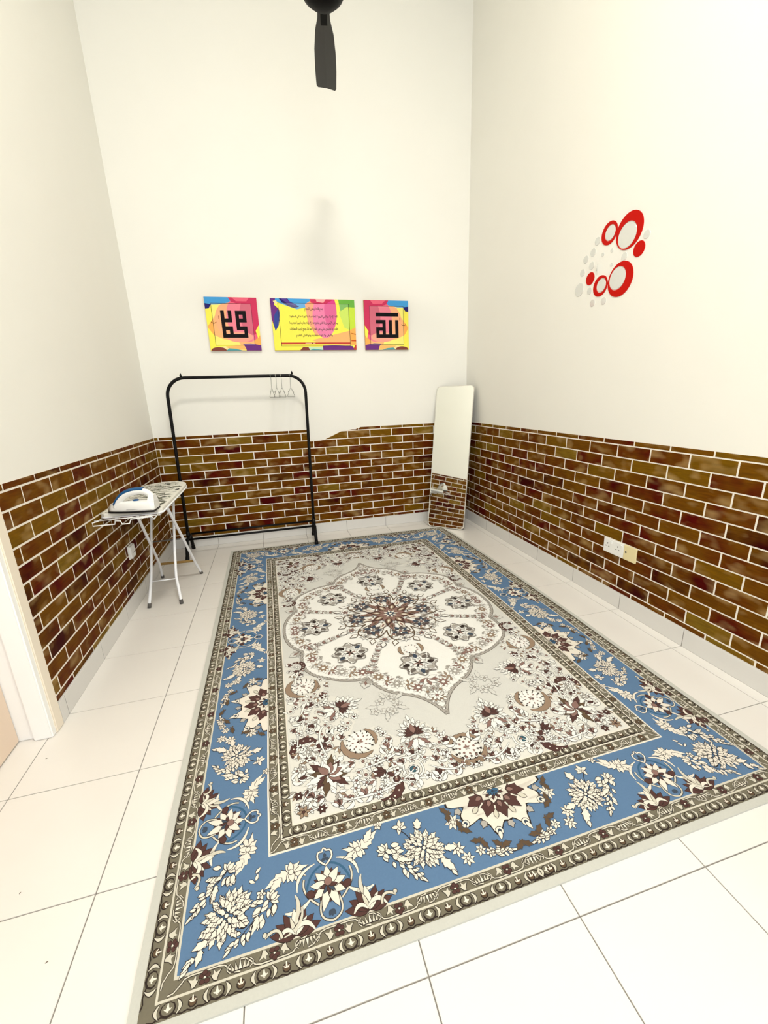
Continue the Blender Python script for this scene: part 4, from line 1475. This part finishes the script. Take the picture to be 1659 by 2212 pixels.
for xx in (XL, XR):
    # foot: short yoke with two splayed legs
    bm = bmesh.new()
    add_tube(bm, [rk(xx, -.100, .150), rk(xx, -.275, .150)], .014, 12)
    add_tube(bm, [rk(xx, -.19, .13), rk(xx, -.19, .21)], .0165, 12)
    yk = link('yoke', bm_mesh(bm, 'yoke'), M_black, rack, True)
    for yy, yt in ((-.352, -.262), (-.045, -.112)):
        bm = bmesh.new()
        p0, p1 = Vector(rk(xx, yy, .0130 if (yy < -.3 and xx > 1) else .004)), Vector(rk(xx, yt, .155))
        add_tube(bm, [p0, p1], .0145, 12)
        lg = link('leg', bm_mesh(bm, 'leg'), M_black, rack, True)
        cp = link('foot_cap', tube_mesh('foot_cap', [p0 - Vector((0, 0, .0035)), p0 + (p1 - p0).normalized() * .03], .0165, 12), M_black, lg, True)
for yy in (-.245, -.075):
    link('lower_bar', tube_mesh('lower_bar', [rk(XL, yy, .150), rk(XR, yy, .150)], .0095, 12), M_black, rack, True)
for xx in (XL + .115, XR - .105):
    bm = bmesh.new()
    add_lathe(bm, [(.0, -.002), (.009, -.002), (.009, .008), (.005, .016), (.0035, .024), (0, .025)], 10, rk(xx, -.19, ZT + .011))
    link('thumb_screw', bm_mesh(bm, 'thumb_screw'), M_black, rack, True)

# wire hangers on the rail
def hanger_mesh(hw=.19, drop=.072):
    bm = bmesh.new()
    r = .0022
    # local: hook at origin rests on the rail, body in the local x-z plane
    rr = RT + .0022
    hook = [(rr * math.cos(a), 0, rr * math.sin(a)) for a in [math.pi * (-.15 + 1.15 * i / 10) for i in range(11)]]
    hook = [(-p[0], p[1], p[2]) for p in hook]          # opens to -x, returns on +x
    neck = smooth_path([hook[-1], (rr, 0, -.035), (.004, 0, -.060), (0, 0, -.098)], 2)
    add_tube(bm, hook + neck[1:], r, 8)
    body = smooth_path([(0, 0, -.098), (.03, 0, -.104), (hw - .03, 0, -.155), (hw, 0, -.166), (hw - .012, 0, -.172), (hw - .05, 0, -.172)], 2)
    body += [(-p[0], p[1], p[2]) for p in body[::-1]]
    add_tube(bm, body, r, 8)
    return bm_mesh(bm, 'hanger_wire')
def notch_mesh(s_):
    return tube_mesh('notch', smooth_path([(s_ * .118, 0, -.1335), (s_ * .124, 0, -.126), (s_ * .132, 0, -.128), (s_ * .136, 0, -.138)], 2), .0024, 6)
HM = hanger_mesh(); HM.materials.append(M_wire)
N1, N2 = notch_mesh(1), notch_mesh(-1)
N1.materials.append(M_wire); N2.materials.append(M_wire)
hl = ['wire hanger at the left end of the four on the rack rail', 'second wire hanger from the left on the rack rail',
      'third wire hanger from the left, close beside the second', 'wire hanger set apart nearest the rack\'s rounded corner']
for (hx, an), lb in zip(((1.006, 6.5), (1.047, 8.5), (1.090, 10.5), (1.162, 12.0)), hl):
    t = empty('wire_hanger', (hx, -.19, ZT), math.radians(90 - an))
    tag(t, lb, 'hanger', 'wire hangers on the rack rail')
    link('hanger_body', HM, None, t, True)
    link('notch', N1, None, t); link('notch', N2, None, t)

# ------------------------------------------------------------------ leaning mirror
MY, MT, MW, MH = -0.7518, 0.1900, 0.369, 1.362
mir = empty('standing_mirror', (2.520, -0.320, 0.0075))
mir.rotation_euler = (-MT, 0, MY)
tag(mir, 'tall narrow mirror with rounded corners leaning in the right corner', 'mirror')
def rrect(w, h, r, n=6):
    pts = []
    for cx, cy, a0 in ((w / 2 - r, r, -math.pi / 2), (w / 2 - r, h - r, 0), (-w / 2 + r, h - r, math.pi / 2), (-w / 2 + r, r, math.pi)):
        pts += arc(cx, cy, r, a0, a0 + math.pi / 2, n)
    return pts
def prism(name, pts, y0, y1):
    bm = bmesh.new()
    a = [bm.verts.new((p[0], y0, p[1])) for p in pts]; b = [bm.verts.new((p[0], y1, p[1])) for p in pts]
    bm.faces.new(a); bm.faces.new(b)
    for i in range(len(pts)):
        bm.faces.new((a[i - 1], a[i], b[i], b[i - 1]))
    return bm_mesh(bm, name)
def frame_prism(name, outer, inner, y0, y1):
    bm = bmesh.new()
    n = len(outer)
    V = [[bm.verts.new((p[0], y, p[1])) for p in pts] for pts, y in ((outer, y0), (inner, y0), (inner, y1), (outer, y1))]
    for k in range(4):
        A, B = V[k], V[(k + 1) % 4]
        for i in range(n):
            bm.faces.new((A[i - 1], A[i], B[i], B[i - 1]))
    return bm_mesh(bm, name)
out_ = rrect(MW, MH, .035); inn_ = [(p[0] * (MW - .010) / MW, MH / 2 + (p[1] - MH / 2) * (MH - .010) / MH) for p in out_]
link('mirror_frame', frame_prism('mirror_frame', out_, inn_, -.005, .012), M_mframe, mir)
link('mirror_glass', prism('mirror_glass', inn_, -.002, .004), M_mirror, mir)
link('back_board', prism('back_board', [(p[0] * .995, p[1]) for p in inn_], .005, .0115), M_black, mir)
# folding stay at the back
sb = Matrix.Rotation(MT, 4, 'X')
def unlean(x, y, z):     # point given in the upright, yawed frame -> mirror's leaning frame
    return tuple(Matrix.Rotation(MT, 3, 'X') @ Vector((x, y, z)))
stay = []
bm = bmesh.new()
f0 = [unlean(sx * .10, .125, -.0045) for sx in (-1, 1)]
h0_ = [unlean(sx * .085, math.tan(MT) * .80 + .022, .80) for sx in (-1, 1)]
add_tube(bm, [h0_[0], f0[0]], .005, 8); add_tube(bm, [f0[0], f0[1]], .005, 8); add_tube(bm, [f0[1], h0_[1]], .005, 8)
link('back_stay', bm_mesh(bm, 'back_stay'), M_black, mir, True)

# ------------------------------------------------------------------ ironing board
BX0, BX1, BY0, BY1, BZ = 0.010, 0.322, -1.385, -0.470, 0.700
board = empty('ironing_board', (0.17, -0.93, 0))
tag(board, 'small ironing board with leaf print cover on white legs beside the left wall', 'ironing board')
def bl(x, y, z):
    return (x - 0.17, y + 0.93, z)
def board_outline(n=14, grow=0.0):
    cx = (BX0 + BX1) / 2; hw = (BX1 - BX0) / 2 + grow
    pts = [(cx - hw + .02, BY0 - grow), (cx + hw - .02, BY0 - grow), (cx + hw, BY0 + .02)]
    pts += [(cx + hw, BY1 - .34)]
    # rounded far end, slightly tapering
    for i in range(n + 1):
        a = -.15 + (math.pi + .30) * i / n
        rx = hw * (.97 if 0 < i < n else 1.0)
        pts.append((cx + rx * math.cos(a) * (1 if abs(math.cos(a)) < .98 else 1), BY1 - .16 + (.16 + grow) * math.sin(a)))
    pts += [(cx - hw, BY1 - .34), (cx - hw, BY0 + .02)]
    return pts
bo = board_outline()
bm = bmesh.new()
cx_, cy_ = (BX0 + BX1) / 2, (BY0 + BY1) / 2
lay = []
for z, k in ((BZ - .022, .96), (BZ - .020, 1.0), (BZ - .004, 1.0), (BZ, .985)):
    lay.append([bm.verts.new(bl(cx_ + (p[0] - cx_) * k, cy_ + (p[1] - cy_) * (1 - (1 - k) * .3), z)) for p in bo])
bm.faces.new(lay[0]); bm.faces.new(lay[-1])
for A, B in zip(lay[:-1], lay[1:]):
    for i in range(len(bo)):
        bm.faces.new((A[i - 1], A[i], B[i], B[i - 1]))
M_cloth = simple_mat('cover_cloth', srgb(232, 230, 220), 0.9, noise=0.06, scale=60, bump=0.1)
cover = link('cover', bm_mesh(bm, 'cover'), M_cloth, board)
PC = Paint()
rb = random.Random(11)
LEAFC = [srgb(62, 66, 48), srgb(84, 88, 66), srgb(44, 44, 38), srgb(104, 106, 84)]
def inside(x, y):
    if not (BX0 + .012 < x < BX1 - .012 and BY0 + .01 < y < BY1 - .02):
        return False
    if y > BY1 - .16:
        return ((x - cx_) / .145) ** 2 + ((y - (BY1 - .16)) / .145) ** 2 < .9
    return True
for k in range(330):
    x, y = rb.uniform(BX0, BX1), rb.uniform(BY0, BY1)
    a = rb.choice((.3, .5, 2.6, 2.9, 1.4, -.3)) + rb.uniform(-.3, .3)
    L_ = rb.uniform(.035, .095); w_ = L_ * rb.uniform(.28, .48)
    if not (inside(x, y) and inside(x + L_ * math.cos(a), y + L_ * math.sin(a))):
        continue
    PC.n = rb.randrange(0, 20)
    c = rb.choice(LEAFC)
    if rb.random() < .55:
        leaf(PC, x, y, a, L_, w_, c, None, teeth=3)
        PC.stroke([(x, y), (x + L_ * .9 * math.cos(a), y + L_ * .9 * math.sin(a))], .0015, srgb(220, 220, 205))
    else:
        petal(PC, x, y, a, L_, w_, srgb(226, 224, 212), c, .0034)
        for j in range(3):
            t = .3 + .2 * j
            PC.stroke([(x + L_ * t * math.cos(a), y + L_ * t * math.sin(a)), (x + L_ * (t + .12) * math.cos(a) + w_ * .3 * math.sin(a), y + L_ * (t + .12) * math.sin(a) - w_ * .3 * math.cos(a))], .0014, c)
pr = build_print('cover_print', PC, lambda u, v, l: bl(u, v, BZ + .0004 + l * 1e-5), M_cover, cover)
pr['kind'] = 'stuff'
# white trim showing at the near-right edge
trim = link('rim', tube_mesh('rim', [bl(p[0], p[1], BZ - .024) for p in bo], .005, 8, True), M_white, board, True)
# legs: pair with feet near the camera, pair with feet at the back
def leg(foot, knee, top, nm='leg'):
    pts = smooth_path([foot, ((foot[0] * .45 + knee[0] * .55), foot[1] * .45 + knee[1] * .55, foot[2] * .45 + knee[2] * .55), knee, top], 2)
    l_ = link(nm, tube_mesh(nm, [bl(*p) for p in pts], .0088, 12), M_white, board, True)
    d = (Vector(pts[1]) - Vector(pts[0])).normalized()
    link('rubber_foot', tube_mesh('rubber_foot', [bl(foot[0] - d.x * .004, foot[1] - d.y * .004, .0005), bl(*(Vector(foot) + d * .022))], .0115, 12), M_rubber, l_, True)
    return l_
leg((.087, -1.167, .008), (.112, -1.085, .20), (.095, -.700, .675))
leg((.282, -1.173, .008), (.257, -1.090, .20), (.240, -.700, .675))
leg((.056, -.668, .008), (.082, -.770, .155), (.150, -1.270, .675))
leg((.334, -.683, .008), (.318, -.785, .155), (.300, -1.190, .675))
link('front_brace', tube_mesh('front_brace', [bl(.108, -1.105, .155), bl(.262, -1.108, .155)], .0038, 8), M_white, board, True)
bm = bmesh.new()
add_tube(bm, [bl(.082, -.760, .145), bl(.318, -.775, .145)], .010, 8)
link('rear_brace', bm_mesh(bm, 'rear_brace'), M_tan, board)
for xx in (.085, .300):
    link('support_rail', box_mesh('support_rail', *[v - o_ for v, o_ in ((xx - .008, .17), (xx + .008, .17))], -1.38 + .93, -.56 + .93, BZ - .040, BZ - .024), M_white, board)
link('pivot_rod', tube_mesh('pivot_rod', [bl(.10, -.930, .372), bl(.285, -.930, .372)], .005, 8), M_rubber, board, True)
# wire iron rest at the near end
wr = [(.030, -1.425, .682), (.030, -1.475, .682), (.012, -1.500, .682), (.012, -1.500, .664), (.115, -1.500, .664), (.120, -1.500, .682), (.150, -1.515, .682), (.155, -1.515, .664), (.190, -1.515, .664), (.195, -1.500, .684), (.296, -1.490, .684), (.302, -1.490, .668), (.312, -1.425, .682)]
link('iron_rest', tube_mesh('iron_rest', [bl(*p) for p in wr], .0034, 8), M_wwire, board, True)
link('iron_rest', tube_mesh('iron_rest', [bl(.012, -1.472, .684), bl(.310, -1.466, .684)], .003, 8), M_wwire, board, True)

# ------------------------------------------------------------------ steam iron lying on the near end of the board
iron = empty('clothes_iron', (0.188, -1.398, BZ + .0012), math.radians(-4))
iron.scale = (.93, .93, .95)
tag(iron, 'white clothes iron with a blue handle on the near end of the ironing board', 'iron')
# local x: tip at -0.14, heel at +0.13
def sole_outline(k=1.0, n=12):
    pts = []
    for i in range(n + 1):
        t = i / n
        x = -.142 + .270 * t
        w = .056 * (1 - (1 - t) ** 2.2) ** .9 if t > 0 else 0
        pts.append((x, w * k))
    return pts + [(p[0], -p[1]) for p in pts[::-1] if p[1] > 1e-6]
def loft(name, sections, mat, parent, smooth=True):
    bm = bmesh.new()
    rings = [[bm.verts.new((p[0], p[1], z)) for p in pts] for pts, z in sections]
    bm.faces.new(rings[0]); bm.faces.new(rings[-1])
    for A, B in zip(rings[:-1], rings[1:]):
        for i in range(len(A)):
            bm.faces.new((A[i - 1], A[i], B[i], B[i - 1]))
    return link(name, bm_mesh(bm, name), mat, parent, smooth)
so = sole_outline()
sc_ = lambda k, dx=0, kx=1.0: [(-.01 + (p[0] + .01) * kx + dx, p[1] * k) for p in so]
loft('soleplate', [(sc_(.97), 0), (sc_(1.0), .004), (sc_(1.0), .011)], M_sole, iron, False)
loft('body', [(sc_(.98, 0, .99), .0115), (sc_(.99, 0, .995), .022), (sc_(.92, .004, .96), .038), (sc_(.80, .008, .90), .054), (sc_(.58, .014, .78), .064)], M_socket, iron)
# handle: closed loop of thick plastic with an opening
def loop_tube(name, pts, ry, rz, mat, parent):
    """sweep an ellipse (ry across, rz in the x-z plane) along a path in x-z"""
    bm = bmesh.new()
    rings = []
    n = 12
    for i, p in enumerate(pts):
        a, b = Vector(pts[max(i - 1, 0)]), Vector(pts[min(i + 1, len(pts) - 1)])
        t = (b - a).normalized(); nrm = Vector((-t.z, 0, t.x))
        k = rz[i] if isinstance(rz, list) else rz
        rings.append([bm.verts.new(Vector(p) + nrm * k * math.cos(2 * math.pi * j / n) + Vector((0, 1, 0)) * ry * math.sin(2 * math.pi * j / n)) for j in range(n)])
    for A, B in zip(rings[:-1], rings[1:]):
        for j in range(n):
            bm.faces.new((A[j], A[(j + 1) % n], B[(j + 1) % n], B[j]))
    bm.faces.new(rings[0]); bm.faces.new(rings[-1])
    return link(name, bm_mesh(bm, name), mat, parent, True)
hp = smooth_path([(-.095, 0, .030), (-.080, 0, .062), (-.040, 0, .100), (.020, 0, .118), (.075, 0, .116), (.105, 0, .095), (.112, 0, .050), (.110, 0, .025)], 2)
loop_tube('handle', hp, .020, .019, M_socket, iron)
gp_ = smooth_path([(-.098, 0, .046), (-.080, 0, .078), (-.038, 0, .116), (.020, 0, .132), (.070, 0, .129)], 2)
loop_tube('grip', gp_, .0185, .012, M_blue, iron)
loft('heel', [([(.090, -.045), (.128, -.045), (.128, .045), (.090, .045)], .012), ([(.092, -.040), (.130, -.038), (.130, .038), (.092, .040)], .060), ([(.098, -.022), (.126, -.020), (.126, .020), (.098, .022)], .094)], M_socket, iron, False)
bm = bmesh.new()
add_lathe(bm, [(0, 0), (.016, 0), (.016, .006), (.012, .009), (0, .009)], 20, (.02, 0, .063))
link('dial', bm_mesh(bm, 'dial'), M_blue, iron)
link('seam_line', box_mesh('seam_line', -.02, .04, -.0562, -.0548, .0235, .0250), M_sole, iron)

# ------------------------------------------------------------------ sockets
def plate(name, label, loc, rz, w, h, mat, group=None):
    t = empty(name, loc, rz)
    tag(t, label, 'socket', group)
    link('plate', box_mesh('plate', -w / 2, w / 2, -.009, 0, -h / 2, h / 2, .0025, 2), mat, t)
    return t
pf = BRK_T + PAPER + .0002
t = plate('wall_socket', 'white double wall socket on the right wall\'s brick paper', (W - pf, -2.0245, .358), -math.pi / 2, .150, .086, M_socket)
for cx in (-.038, .038):
    for dx, dz, w_, h_ in ((0, .020, .004, .009), (-.011, .002, .008, .004), (.011, .002, .008, .004)):
        link('pin_hole', box_mesh('pin_hole', cx - .006 + dx - w_ / 2, cx - .006 + dx + w_ / 2, -.0096, -.004, dz - h_ / 2 - .006, dz + h_ / 2 - .006), M_dark, t)
    link('rocker_switch', box_mesh('rocker_switch', cx + .014, cx + .026, -.0125, -.004, .016, .034, .0012, 1), M_socket, t)
t = plate('wall_socket', 'cream yellowed single wall plate joined to the white double socket', (W - pf, -2.1435, .358), -math.pi / 2, .086, .086, M_csocket)
bm = bmesh.new()
add_tube(bm, [(-.026, -.004, .004), (-.026, -.011, .004)], .0055, 12)
link('aerial_outlet', bm_mesh(bm, 'aerial_outlet'), M_dark, t)
t = plate('wall_socket', 'white wall socket on the left wall behind the ironing board', (pf, -1.042, .358), math.pi / 2, .088, .088, M_socket)
link('back_box', box_mesh('back_box', -.040, .040, -.020, -.008, -.040, .040, .003, 2), M_socket, t)
for dx, dz in ((0, .014), (-.011, -.006), (.011, -.006)):
    link('pin_hole', box_mesh('pin_hole', dx - .003, dx + .003, -.0205, -.010, dz - .004, dz + .004), M_dark, t)

# ------------------------------------------------------------------ round wall stickers on the right wall
cr, cu_, cf = np.array(r2), np.array(u2), np.array(fwd)
def wall_pt(px, py):
    d = cr * ((px - 829.5) / FPX) - cu_ * ((py - 1106.0) / FPX) + cf
    t = (W - CAM_POS[0]) / d[0]
    return CAM_POS[1] + t * d[1], CAM_POS[2] + t * d[2]
def zz(x, y):
    return 1220 + x * .13261, 430 + y * .13261
def circ(cx, t, b):
    (y0, z0), (y1, z1) = wall_pt(*zz(cx, t)), wall_pt(*zz(cx, b))
    return (y0 + y1) / 2, (z0 + z1) / 2, math.hypot(y1 - y0, z1 - z0) / 2
# sizes were read once from the photograph and are kept as wall coordinates (y, z, radius)
def disc_mesh(name, r, t, mat, seg=40):
    bm = bmesh.new()
    add_lathe(bm, [(0, 0), (r, 0), (r, t * .6), (r - t * .4, t), (0, t)], seg)
    bmesh.ops.rotate(bm, verts=bm.verts, matrix=Matrix.Rotation(-math.pi / 2, 3, 'Y'))   # axis to -x
    me = bm_mesh(bm, name); me.materials.append(mat)
    return me
def ring_mesh(name, R_, r_, oy, oz, t, mat, seg=48):
    bm = bmesh.new()
    V = []
    for rad, dy, dz, x in ((R_, 0, 0, 0), (R_, 0, 0, -t), (r_, oy, oz, -t), (r_, oy, oz, 0)):
        V.append([bm.verts.new((x, dy + rad * math.cos(2 * math.pi * k / seg), dz + rad * math.sin(2 * math.pi * k / seg))) for k in range(seg)])
    for k in range(4):
        A, B = V[k], V[(k + 1) % 4]
        for i in range(seg):
            bm.faces.new((A[i - 1], A[i], B[i], B[i - 1]))
    me = bm_mesh(bm, name); me.materials.append(mat)
    return me
GRP = 'round acrylic stickers on the right wall'
rings = [((1058, 215, 800), (1022, 377, 792), 'largest red ring sticker with the widest crescent at the top'),
         ((905, 1030, 1578), (861, 1107, 1474), 'large red ring sticker low on the wall, thick at lower right'),
         ((733, 372, 735), (747, 424, 672), 'small red ring sticker touching the left of the largest ring'),
         ((582, 1252, 1580), (598, 1294, 1519), 'small red ring sticker touching the lower large ring')]
inl = ['silver disc set inside the largest red ring sticker', 'silver disc set inside the lower large red ring', 'silver disc set inside the upper small red ring', 'silver disc set inside the lower small red ring']
for (oc, ic, lb), il in zip(rings, inl):
    y, z, r_ = circ(*oc); yi, zi, ri = circ(*ic)
    oy, oz = yi - y, zi - z
    lim = r_ - ri - .002
    dd = math.hypot(oy, oz)
    if dd > lim:
        oy, oz = oy * lim / dd, oz * lim / dd
    o = link('ring_sticker', ring_mesh('ring_sticker', r_, ri, oy, oz, .003, M_red)); o.location = (W, y, z)
    tag(o, lb, 'wall sticker', GRP)
    o = link('disc_sticker', disc_mesh('disc_sticker', ri - .0035, .002, M_silver)); o.location = (W, y + oy, z + oz)
    tag(o, il, 'wall sticker', GRP)
for c, lb in (((1214, 685, 932), 'solid red dot sticker below right of the largest ring'), ((417, 1198, 1398), 'solid red dot sticker left of the lower small ring')):
    y, z, r_ = circ(*c)
    o = link('dot_sticker', disc_mesh('dot_sticker', r_, .003, M_red)); o.location = (W, y, z)
    tag(o, lb, 'wall sticker', GRP)
small = [((1340, 500, 640), 'small silver disc above the red dot at upper right'), ((537, 622, 748), 'small silver disc below left of the upper small ring'),
         ((465, 806, 934), 'silver disc second down the left curve of small discs'), ((347, 924, 1048), 'silver disc third down the left curve of small discs'),
         ((440, 1025, 1146), 'silver disc right of the left curve, above the red dot'), ((292, 1145, 1264), 'silver disc just left of the lower red dot, small'),
         ((240, 1375, 1585), 'largest loose silver disc at the bottom left of the stickers'), ((402, 1444, 1554), 'silver disc below the lower red dot'),
         ((452, 1637, 1752), 'lowest silver disc, hanging below all the rings'), ((633, 1600, 1720), 'silver disc under the lower small ring, partly dark'),
         ((972, 872, 996), 'silver disc between the two large rings'), ((770, 800, 870), 'tiny silver dot below the upper small ring'),
         ((622, 871, 936), 'tiny brownish silver dot among the small discs'), ((762, 1038, 1098), 'tiny silver dot left above the lower large ring')]
for c, lb in small:
    y, z, r_ = circ(*c)
    o = link('disc_sticker', disc_mesh('disc_sticker', r_, .002, M_silver, 24)); o.location = (W, y, z)
    tag(o, lb, 'wall sticker', GRP)
# one disc has come loose and is seen almost edge-on
y, z, r_ = circ(555, 1056, 1176)
o = link('disc_sticker', disc_mesh('disc_sticker', r_ * .95, .002, M_silver, 24)); o.location = (W - .0125, y, z)
o.rotation_euler = (0, 0, math.radians(-42))
tag(o, 'peeling silver disc that shows a dark edge among the small discs', 'wall sticker', GRP)

# ------------------------------------------------------------------ ceiling fan at rest
FX, FY, FZ = 1.430, -1.330, 3.115
fan = empty('ceiling_fan', (FX, FY, FZ))
tag(fan, 'black ceiling fan hanging on a rod at the top of the picture', 'ceiling fan')
M_fan = simple_mat('fan_black', srgb(4, 3, 3), 0.5, noise=0.1, scale=30, spec=0.08)
M_blade = simple_mat('fan_blade', srgb(38, 37, 36), 0.5, noise=0.15, scale=20)
bm = bmesh.new()
add_lathe(bm, [(0, 0), (.035, .003), (.07, .016), (.10, .042), (.122, .080), (.130, .120), (.128, .165), (.105, .20), (.05, .225), (.02, .235)], 40)
link('motor_housing', bm_mesh(bm, 'motor_housing'), M_fan, fan, True)
link('down_rod', tube_mesh('down_rod', [(0, 0, .22), (0, 0, CEIL - FZ - .01)], .013, 14), M_fan, fan, True)
bm = bmesh.new()
add_lathe(bm, [(.016, -.12), (.04, -.11), (.065, -.04), (.07, 0), (0, 0)], 30, (0, 0, CEIL - FZ - .001))
link('canopy', bm_mesh(bm, 'canopy'), M_fan, fan, True)
for k in range(3):
    a = math.radians(81) + k * 2 * math.pi / 3
    bm = bmesh.new()
    prof = [(.10, .030), (.16, .034), (.24, .050), (.36, .060), (.50, .064), (.64, .062), (.655, .054)]
    rot_ = Matrix.Rotation(math.radians(10), 3, 'X')
    rows_ = []
    for x, w_ in prof:
        rows_.append([bm.verts.new(rot_ @ Vector((x, y, z + .075 - .02 * (x - .1)))) if False else bm.verts.new((rot_ @ Vector((x, y, z))) + Vector((0, 0, .060))) for y, z in ((-w_, 0), (0, .006), (w_, 0), (w_, -.006), (0, -.002), (-w_, -.006))])
    for A, B in zip(rows_[:-1], rows_[1:]):
        for j in range(6):
            bm.faces.new((A[j], A[(j + 1) % 6], B[(j + 1) % 6], B[j]))
    bm.faces.new(rows_[0]); bm.faces.new(rows_[-1])
    bld = link('blade', bm_mesh(bm, 'blade'), M_blade, fan)
    bld.rotation_euler = (0, 0, a)
    br = link('blade_bracket', box_mesh('blade_bracket', .08, .19, -.018, .018, .052, .060, .002, 1), M_fan, bld)

# ------------------------------------------------------------------ ceiling lamp behind the camera (outside the frame)
LX, LY = 1.30, -3.60
lampo = empty('ceiling_lamp', (LX, LY, CEIL))
tag(lampo, 'square white ceiling lamp behind the camera', 'lamp')
link('lamp_frame', frame_prism('lamp_frame', [(-.31, -.31), (.31, -.31), (.31, .31), (-.31, .31)], [(-.29, -.29), (.29, -.29), (.29, .29), (-.29, .29)], -.02, .03), M_frame, lampo).rotation_euler = (math.pi / 2, 0, 0)
md, nt, b = new_mat('lamp_diffuser')
b.inputs['Base Color'].default_value = (.9, .9, .9, 1)
b.inputs['Emission Color'].default_value = (1, .96, .87, 1)
b.inputs['Emission Strength'].default_value = LAMP_POWER / (math.pi * .58 * .58)
link('lamp_diffuser', box_mesh('lamp_diffuser', -.288, .288, -.288, .288, -.012, -.004), md, lampo)

# ------------------------------------------------------------------ crumbs on the floor
M_crumb = simple_mat('crumb', srgb(110, 92, 74), 0.9, noise=0.3, scale=200)
for (x, y, L_, a), lb in zip(((.985, -3.36, .010, 2.2), (.895, -3.355, .005, 1.4), (.33, -3.05, .006, .4), (.185, -2.86, .005, 1.1), (.03, -2.36, .006, .2)),
                             ('thin brown crumb on the tile in front of the rug', 'short dark crumb left of the thin one before the rug', 'brown speck on the tile left of the rug', 'faint speck on a tile left of the rug beyond the brown one', 'small speck on the tile by the door')):
    bm = bmesh.new()
    add_tube(bm, [(-L_ / 2, 0, .0008), (0, .0004, .0012), (L_ / 2, 0, .0008)], [.0006, .0009, .0005], 6)
    o = link('crumb', bm_mesh(bm, 'crumb'), M_crumb); o.location = (x, y, 0.0002); o.rotation_euler = (0, 0, a)
    tag(o, lb, 'crumb', 'crumbs on the floor')
